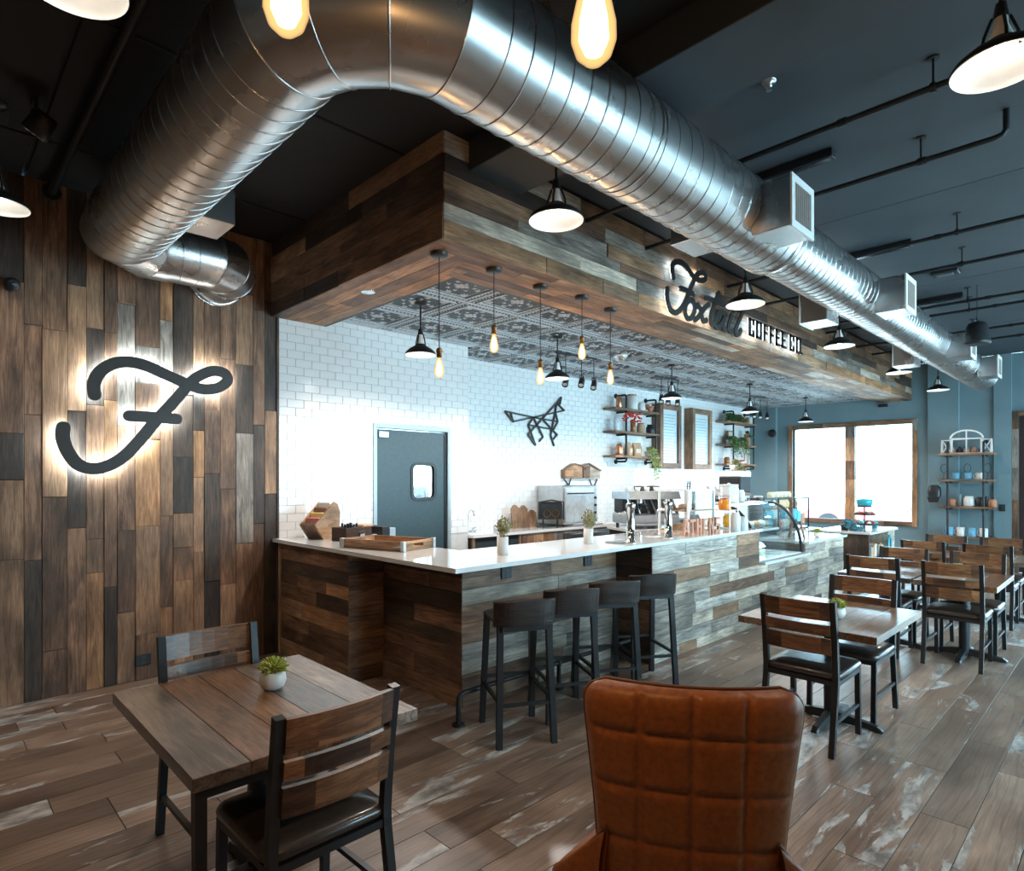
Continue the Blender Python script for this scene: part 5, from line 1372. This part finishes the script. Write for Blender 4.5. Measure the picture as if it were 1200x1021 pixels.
# white-framed glass case on the bar
gc = thing_at('glass_case', 'white framed glass case with pastries beside the block letters', 'display case', (5.98, 3.42, BT), 0)
for sx in (-1, 1):
    for sy in (-1, 1): MB().cbox(sx*.27-.012, sx*.27+.012, sy*.17-.012, sy*.17+.012, 0, .44, .002).build('post', WHITE, gc)
for z in (.0, .215, .428):
    MB().box(-.26, .26, -.182, -.158, z, z+.016).box(-.26, .26, .158, .182, z, z+.016).box(-.282, -.258, -.16, .16, z, z+.016).box(.258, .282, -.16, .16, z, z+.016).build('rail', WHITE if z > .3 else WN, gc)
for z in (.016, .232): MB().box(-.26, .26, -.16, .16, z, z+.006).build('glass_shelf', GLASS, gc, fix=False)
MB().box(-.26, .26, -.172, -.168, .01, .43).box(-.272, -.268, -.16, .16, .01, .43).box(.268, .272, -.16, .16, .01, .43).box(-.26, .26, -.16, .16, .438, .442).build('glass_panel', GLASS, gc, fix=False)
for k in range(6): MB().lathe([(0,0),(.04,.0),(.05,.02),(.035,.045),(0,.055)], 12, (-.2+.08*k, .02*(-1)**k, .238 if k % 2 else .022)).build('pastry', plain('pastry_gold', (.58,.30,.13), .6, 0, .3, 50), gc)
tb = thing_at('hashtag_stand', 'small black hash mark ornament on the white glass case', 'ornament', (6.02, 3.42, BT+.444))
MB().bar([(-.03,0,.0), (-.015,0,.09)], .010).bar([(.02,0,.0), (.035,0,.09)], .010).bar([(-.05,0,.03), (.05,0,.03)], .010).bar([(-.045,0,.06), (.055,0,.06)], .010).build('mark', BLACK, tb)
# syrup and juice shelf, cups, bottles at the bar end
sh = thing_at('juice_stand', 'wire stand of orange juice bottles at the end of the bar top', 'stand', (6.58, 3.28, BT))
for sx in (-.1, .1):
    for sy in (-.1, .1): MB().cyl((sx, sy, 0), (sx, sy, .46), .006, n=8).build('post', CHROME, sh)
for z in (.01, .20, .36): MB().cbox(-.11, .11, -.11, .11, z, z+.008, .002).build('tier', PGL if z < .3 else COPPER, sh)
ORJ = plain('orange_juice', (.85,.26,.02), .25); YEJ = plain('mango_juice', (.88,.42,.03), .25)
jar((6.58, 3.24, BT+.0185), 'mango yellow juice bottle on the lower tier of the juice stand', .062, .14, YEJ, WHITE, 'bottle'); jar((6.55, 3.27, BT+.2085), 'orange juice bottle on the upper tier of the juice stand', .07, .12, ORJ, COPPER, 'bottle')
for k, (px, py, h, mm, lb) in enumerate(((862, 623, .20, CERAM, 'white cup stack on the bar beside the juice stand'), (871, 622, .15, PGL, 'pale glass bottle on the bar beside the juice stand'), (868, 622, .30, PGL, 'tall clear bottle behind the juice stand'))):
    q = atZ(px, py, BT); jar((6.69 if k == 2 else q.x, 3.56 if k == 2 else q.y, BT), lb, .05, h, mm)
br = thing_at('coffee_brewer', 'tall black and steel coffee brewer behind the juice stand', 'coffee machine', (8.32, 4.0, .915))
MB().cbox(-.14, .14, -.16, .16, 0, .08, .01).build('base', BLACK, br); MB().cbox(-.14, .14, .04, .16, .08, .62, .01).build('tower', STEEL, br); MB().cbox(-.15, .15, -.16, .17, .52, .74, .012).build('head', BLACK, br)
MB().lathe([(0,.08),(.08,.08),(.095,.14),(.09,.30),(.05,.36),(.05,.39),(0,.39)], 20, (0,-.05,0)).build('carafe', STEEL, br); MB().cbox(-.155, .155, -.165, .175, .74, .82, .01).build('top_cap', WHITE, br)
bs = thing_at('service_cabinet', 'cabinet under the coffee brewer behind the bar', 'cabinet', (8.55, 4.0, 0)); MB().cbox(-.5, .6, -.25, .25, 0, .88, .004).build('body', CORE, bs); MB().cbox(-.52, .62, -.27, .27, .88, .914, .004).build('top', QUARTZ, bs)
b2 = thing_at('airpot', 'black airpot beside the coffee brewer', 'airpot', (8.98, 4.0, .915)); MB().lathe([(0,0),(.09,0),(.095,.02),(.095,.36),(.08,.42),(.03,.44),(0,.44)], 20).build('body', BLACK, b2); MB().cyl((0,-.06,.40), (0,-.14,.38), .012, n=8).build('spout', BLACK, b2); MB().cbox(-.02, .02, -.1, .02, .44, .46, .005).build('lever', WHITE, b2)
trailing((8.29, 4.0, .915+.8205), 'small sprig plant on top of the coffee brewer', 14, .02, .08, LEAFD, CERAM, 21)
# ---- curved pastry case
pc = thing_at('pastry_case', 'curved glass pastry case set into the bar front', 'display case', (0,0,0))
x0, x1 = 6.79, 8.07; arc = [(3.0 + .42*(1-math.cos(t*PI/2/12)), .70 + .62*math.sin(t*PI/2/12)) for t in range(13)]
full_ = arc + [(3.72, 1.32), (3.72, .70)]
MB().grid(lambda i, j: (x0+.01+(x1-x0-.02)*i, arc[round(j*12)][0], arc[round(j*12)][1]), 2, 13).build('front_glass', glassm('case_glass', (.80,.95,.98), .14), pc, fix=False)
for x in (x0, x1):
    MB().bar([Vector((x, a, b)) for a, b in arc], .03).build('side_rim', BLACK, pc)
    MB().add([(x, a, b) for a, b in full_], [tuple(range(len(full_)))]).build('side_glass', GLASS, pc, fix=False)
MB().cbox(x0, x1, 3.42, 3.74, 1.315, 1.335, .004).build('top_panel', STEEL, pc); MB().cbox(x0, x1, 3.70, 3.74, .70, 1.315, .003).build('back_panel', WHITE, pc); MB().cbox(x0, x1, 3.0, 3.70, .668, .70, .004).build('deck', WHITE, pc)
MB().box(x0+.02, x1-.02, 3.28, 3.70, 1.02, 1.028).build('glass_shelf', GLASS, pc, fix=False)
for k in range(7):
    MB().lathe([(0,0),(.05,0),(.058,.03),(.03,.055),(0,.06)], 12, (x0+.15+k*.165, 3.46, 1.03)).build('pastry', (CERAM, plain('pastry_gold', (.58,.30,.13), .6))[k % 2], pc)
MB().loft([rrect(.5,.34,.08,.0), rrect(.48,.32,.08,.05), rrect(.36,.22,.08,.10), rrect(.2,.1,.04,.12)], 0, True, True, Matrix.Translation((7.25,3.35,.702))).build('cake', plain('pale_green_cake', (.68,.72,.50), .6, 0, .2, 30), pc)
for k in range(3): MB().lathe([(0,0),(.12,0),(.13,.012),(0,.012)], 20, (7.62+.17*(k % 2), 3.2+.16*k, .702)).build('plate', CERAM, pc)
MB().box(x0+.05, x1-.05, 3.45, 3.49, 1.300, 1.312).build('added_glow_strip', glow('case_fill_glow', (.9,.97,1), 30), pc)  # added glowing strip, brightens the inside of the case
cn = thing_at('white_canister', 'white round canister on top of the curved pastry case', 'canister', (7.28, 3.58, 1.336)); MB().lathe([(0,0),(.105,0),(.11,.01),(.11,.20),(0,.205)], 24).build('body', CERAM, cn); MB().lathe([(.113,.20),(.113,.222),(.02,.226),(.015,.24),(0,.242)], 24).build('lid', CERAM, cn)
jar((7.60, 3.58, 1.336), 'small clear jar beside the white canister on the pastry case', .05, .15, PGL)
# ---- service top past the case
succulent((8.85, 3.08, .83), 'yellow-green succulent on the low white top past the pastry case', 1.0)
ez = thing_at('tabletop_easel', 'small wooden easel with teal tags on the low white top', 'easel', (8.45, 3.2, .83), R(-30))
MB().bar([(-.12,0,0), (0,.02,.42)], .022).build('leg', wood('brown', 'z'), ez); MB().bar([(.12,0,0), (0,.02,.42)], .022).build('leg', wood('brown', 'z'), ez); MB().bar([(0,.16,0), (0,.02,.42)], .022).build('leg', wood('brown', 'z'), ez); MB().bar([(-.12,-.02,.12), (.12,-.02,.12)], .022).build('ledge', wood('brown', 'x'), ez)
for k, cl in enumerate(((.06,.38,.52), (.12,.5,.6), (.5,.2,.12))): MB().cbox(-.08+.06*k, -.02+.06*k, -.035, -.02, .26-.03*k, .40-.03*k, .006).build('hanging_tag', plain('tag_%d' % k, cl, .6), ez)
fcab = thing_at('snack_cabinet', 'black framed glass snack cabinet in front of the window', 'display case', (9.95, 4.05, .83))
FW, FD, FH = .60, .24, .50
for sx in (-1, 0, 1):
    for sy in (-1, 1): MB().cbox(sx*FW-.010, sx*FW+.010, sy*FD-.010, sy*FD+.010, 0, FH, .002).build('post', BLACK, fcab)
for sy in (-1, 1):
    for z in (.0, FH-.02): MB().cbox(-FW, FW, sy*FD-.010, sy*FD+.010, z, z+.02, .002).build('rail', BLACK, fcab)
for z in (.02, .18, .34): MB().box(-FW+.01, FW-.01, -FD+.012, FD-.012, z, z+.006).build('glass_shelf', GLASS, fcab, fix=False)
rnd = random.Random(9)
for z in (.026, .186, .346):
    for k in range(6):
        cl = rnd.choice(((.75,.72,.66), (.10,.45,.58), (.62,.25,.18), (.70,.52,.30), (.35,.24,.18), (.8,.8,.8))); x = -FW+.12+k*.19
        MB().loft([rrect(.15,.06,.02,0), rrect(.16,.08,.02,.06), rrect(.15,.02,.008,.12)], 0, False, True, Matrix.Translation((x, rnd.uniform(-.08,.08), z)) @ Matrix.Rotation(rnd.uniform(-.5,.5), 4, 'Z')).build('snack_packet', plain('packet_col_%d' % int(cl[0]*100), cl, .45), fcab)
for k in range(5): 
    o = jar((9.50+.16*k+.15, 4.05, .83+FH+.001), 'small cream tin lined up on top of the snack cabinet', .06, .09, plain('cream_tin', (.66,.60,.44), .5), None, 'tin', 'tins on the snack cabinet')
sc_ = thing_at('snack_table', 'low reclaimed wood cabinet beneath the snack cabinet', 'cabinet', (9.95, 4.0, 0)); MB().cbox(-.55, .60, -.36, .36, 0, .795, .004).build('body', wood('grey', 'x'), sc_); MB().cbox(-.66, .66, -.37, .38, .795, .829, .004).build('top', QUARTZ, sc_)
# far end display counter with an open shelf
fe = thing_at('end_counter', 'white topped end counter with an open snack shelf beneath', 'counter', (10.75, 3.15, 0))
MB().cbox(-.70, .75, -.40, .40, .80, .835, .005).build('top', QUARTZ, fe); MB().cbox(.35, .70, -.36, .36, 0, .80, .004).build('side_block', wood('pale', 'x'), fe); MB().cbox(-.65, -.62, -.36, .36, 0, .80, .003).build('side_panel', wood('dark', 'z'), fe); MB().cbox(-.62, .35, .30, .34, 0, .80, .003).build('back_panel', BLACK, fe)
for z in (.06, .40): MB().cbox(-.62, .35, -.34, .30, z, z+.02, .002).build('shelf', BLACK, fe)
for k in range(10): MB().cbox(-.56+.09*k, -.49+.09*k, -.3, -.1, .421, .58+.02*(k % 3), .008).build('packet', plain('packet_b%d' % (k % 4), ((.7,.3,.15), (.75,.7,.62), (.12,.12,.14), (.6,.45,.25))[k % 4], .5), fe)
for k in range(8): MB().cbox(-.54+.11*k, -.46+.11*k, -.3, -.1, .081, .26, .008).build('packet', plain('packet_b%d' % ((k+2) % 4), (.5,.5,.5), .5), fe)
st3 = thing_at('tiered_stand', 'three tier stand with teal pots and red treats on the end counter', 'stand', (11.05, 3.12, .835)); TEALG = plain('teal_glaze', (.03,.36,.42), .2)
MB().cyl((0,0,0), (0,0,.42), .01, n=8).build('pole', BLACK, st3)
for z, r_ in ((.05, .19), (.21, .15), (.34, .10)): MB().lathe([(0,0),(r_,0),(r_,.03),(r_-.01,.03),(r_-.012,.008),(0,.008)], 24, (0,0,z)).build('tier', PIPE, st3)
MB().lathe([(0,.35),(.10,.36),(.12,.43),(.11,.46),(0,.47)], 20).build('teal_pot', TEALG, st3)
for k in range(8): MB().lathe([(0,0),(.03,.0),(.034,.03),(0,.05)], 10, (.13*math.cos(k*PI/4), .13*math.sin(k*PI/4), .06)).build('treat', (REDF, TEALG, CERAM)[k % 3], st3)
for k in range(6): MB().lathe([(0,0),(.025,.0),(.03,.03),(0,.045)], 10, (.10*math.cos(k*PI/3), .10*math.sin(k*PI/3), .22)).build('treat', (KRAFT, REDF)[k % 2], st3)
trailing((10.35, 3.2, .835), 'blue-green bushy plant on the end counter beside the tiered stand', 26, .04, .20, plain('blue_leaf', (.06,.22,.27), .5, 0, .3, 40), BLACK, 31)
for k, (x, y_) in enumerate(((11.35, 3.05), (11.42, 3.25))): mug((x, y_, .835), ['teal mug at the window end of the end counter', 'white mug at the window end of the end counter'][k], .045, .10, (TEALG, CERAM)[k])
hb = thing_at('handbag_display', 'white and teal arched tote hung on the end counter side', 'bag', (10.93, 2.733, .28)); MB().loft([rrect(.26,.08,.03,0), rrect(.30,.10,.03,.14), rrect(.24,.03,.012,.28)], 0, False).build('body', WHITE, hb)
MB().tube([(-.08,0,.26), (-.07,0,.40), (0,0,.46), (.07,0,.40), (.08,0,.26)], .016, 8).build('handle', TEALG, hb)
# ---- tall pipe shelf on the far wall
fs_ = thing_at('tall_pipe_shelf', 'tall black pipe shelf with wooden boards against the far teal wall', 'shelf', (0,0,0)); XS_ = 13.34; FZ = (2.09, 1.62, 1.14, .60)
for z in FZ: board('shelf_board', XS_-.02, XF-.07, 1.74, 2.56, z-.035, z, wood('tan' if z > 1.2 else 'brown', 'y'), fs_)
for y_ in (1.90, 2.42):
    MB().tube([(XF-.065, y_, 2.28), (XS_+.06, y_, 2.28), (XS_+.04, y_, 2.27), (XS_+.03, y_, 2.24), (XS_+.03, y_, 0)], .018, 10).build('pipe', PIPE, fs_); MB().cyl((XS_+.03, y_, 0), (XS_+.03, y_, .014), .045, n=14).cyl((XF-.075, y_, 2.28), (XF-.062, y_, 2.28), .042, n=14).build('flange', PIPE, fs_)
    for z in FZ: MB().cyl((XS_+.03, y_-.015, z-.055), (XF-.065, y_-.015, z-.055), .015, n=8).cyl((XS_+.03, y_, z-.08), (XS_+.03, y_, z-.03), .026, n=10).build('bracket', PIPE, fs_)
bw = thing_at('barn_window_decor', 'white arched barn window decoration with cross shutters on the tall shelf', 'decor', (XS_+.12, 2.16, 2.09))
def yz(pts, w_=.02, d=.02): return MB().bar([Vector((0, a, b)) for a, b in pts], w_)
for s in (-1, 1):
    MB().bar([Vector((0, s*q[0], q[1])) for q in ((.22,.0),(.36,.0),(.36,.24),(.22,.24),(.22,.0))], .022).build('shutter', WHITE, bw); MB().bar([(0,s*.22,0), (0,s*.36,.24)], .018).bar([(0,s*.36,0), (0,s*.22,.24)], .018).build('cross_brace', WHITE, bw)
MB().bar([(0,-.21,0), (0,.21,0), (0,.21,.26), (0,-.21,.26), (0,-.21,0)], .022).build('window_frame', WHITE, bw); MB().bar([(0,0,0), (0,0,.40)], .018).build('mullion', WHITE, bw)
MB().bar([Vector((0, .24*math.cos(t*PI/10), .26+.15*math.sin(t*PI/10))) for t in range(11)], .026).build('arch', WHITE, bw)
rnd = random.Random(2)
for k in range(5):
    mm = (plain('plush_peach', (.65,.36,.26), .9), plain('plush_navy', (.03,.04,.07), .9), plain('plush_rose', (.62,.42,.38), .9))[k % 3]
    o = thing_at('plush_ball', ['peach plush at the shutter end of the barn window', 'navy plush in the barn window', 'rose plush beside the navy one in the barn window', 'peach plush near the mullion of the barn window', 'navy plush lying near the far shutter'][k], 'plush', (XS_+.20, 2.38-.108*k, 2.0905)); MB().lathe([(0,0),(.04,.01),(.05,.05),(.038,.085),(0,.095)], 14).build('body', mm, o); MB().lathe([(0,.085),(.02,.09),(.024,.11),(0,.125)], 10).build('head', mm, o)
BLUEM = plain('sky_blue_glaze', (.16,.42,.60), .25)
for k, (y_, mm, lb) in enumerate(((2.31, BLUEM, 'sky blue mug nearer the window on the tall shelf'), (2.13, BLUEM, 'sky blue mug beside the white mug on the tall shelf'), (1.97, CERAM, 'white mug on the tall shelf'))): mug((XS_+.13, y_, 1.62), lb, .055, .12, mm, 0)
for k, y_ in enumerate((2.50, 2.15, 1.86)):
    o = thing_at('wire_ornament', ['wire loop ornament at the window end of the mug board', 'wire loop ornament behind the blue mugs', 'wire loop ornament at the door end of the mug board'][k], 'ornament', (XF-.2, y_, 1.62)); MB().tube([(0, .05*math.cos(t*PI/8), .20+.08*math.sin(t*PI/8)) for t in range(16)], .005, 6, True).build('loop', PIPE, o); MB().cyl((0,0,0), (0,0,.12), .005, n=6).cyl((0,0,0), (0,0,.01), .035, n=12).build('stand', PIPE, o)
cp = thing_at('cap', 'black cap hanging from the end of the tall shelf', 'cap', (XS_+.02, 2.62, 1.40)); MB().loft([rrect(.06,.10,.025,.12), rrect(.13,.19,.06,.08), rrect(.16,.22,.07,-.02), rrect(.15,.20,.07,-.10)], 0, True).build('crown', BLACK, cp); MB().ext([(-.10,-.10),(.10,-.10),(.07,-.20),(-.07,-.20)], lambda u, v, s: (-.06-.02*s, u, v)).build('brim', BLACK, cp); MB().cyl((.02,-.06,.10), (.02,-.10,.16), .004, n=6).build('strap', BLACK, cp)
jar((XS_+.13, 2.38, 1.14), 'terracotta patterned bowl at the window end of the canister board', .07, .13, TERRA); jar((XS_+.13, 2.26, 1.14), 'grey bottle beside the white canister on the tall shelf', .04, .22, plain('grey_green_bottle', (.16,.22,.22), .3))
jar((XS_+.13, 2.12, 1.14), 'white canister on the tall shelf', .085, .18, CERAM); jar((XS_+.13, 1.965, 1.14), 'dark canister on the tall shelf', .07, .17, BLACK); jar((XS_+.13, 1.88, 1.14), 'slim black flask on the tall shelf', .035, .18, BLACK); jar((XS_+.13, 1.79, 1.14), 'terracotta patterned bowl at the door end of the canister board', .065, .13, TERRA)
for k in range(4): mug((XS_+.09, 2.40-.165*k, .60), ('white tumbler on the lowest board of the tall shelf' if k % 2 else 'pale blue tumbler on the lowest board of the tall shelf'), .06, .16, (BLUEM, CERAM)[k % 2], 0, 'tumblers on the lowest shelf board')
# ---- outside: a red car and a curb beyond the window
car = thing_at('parked_car', 'red car parked outside beyond the window', 'car', (21.5, 5.6, -.1), R(95))
MB().loft([[(-2.1,s*.85,.35), (2.1,s*.85,.35), (2.15,s*.83,.70), (1.1,s*.82,.92), (-1.7,s*.82,.95), (-2.15,s*.83,.75)] for s in (-1, 1)], 0, False, True).build('body', plain('car_red', (.50,.12,.11), .3), car)
MB().loft([[(-1.6,s*.74,.93), (1.0,s*.74,.91), (.35,s*.62,1.38), (-1.1,s*.62,1.40)] for s in (-1, 1)], 0, False, True).build('cabin', plain('car_glass', (.3,.32,.33), .15), car)
for sx in (-1.3, 1.3):
    for s in (-1, 1): MB().cyl((sx, s*.70, .33), (sx, s*.88, .33), .33, n=24).build('wheel', BLACK, car)
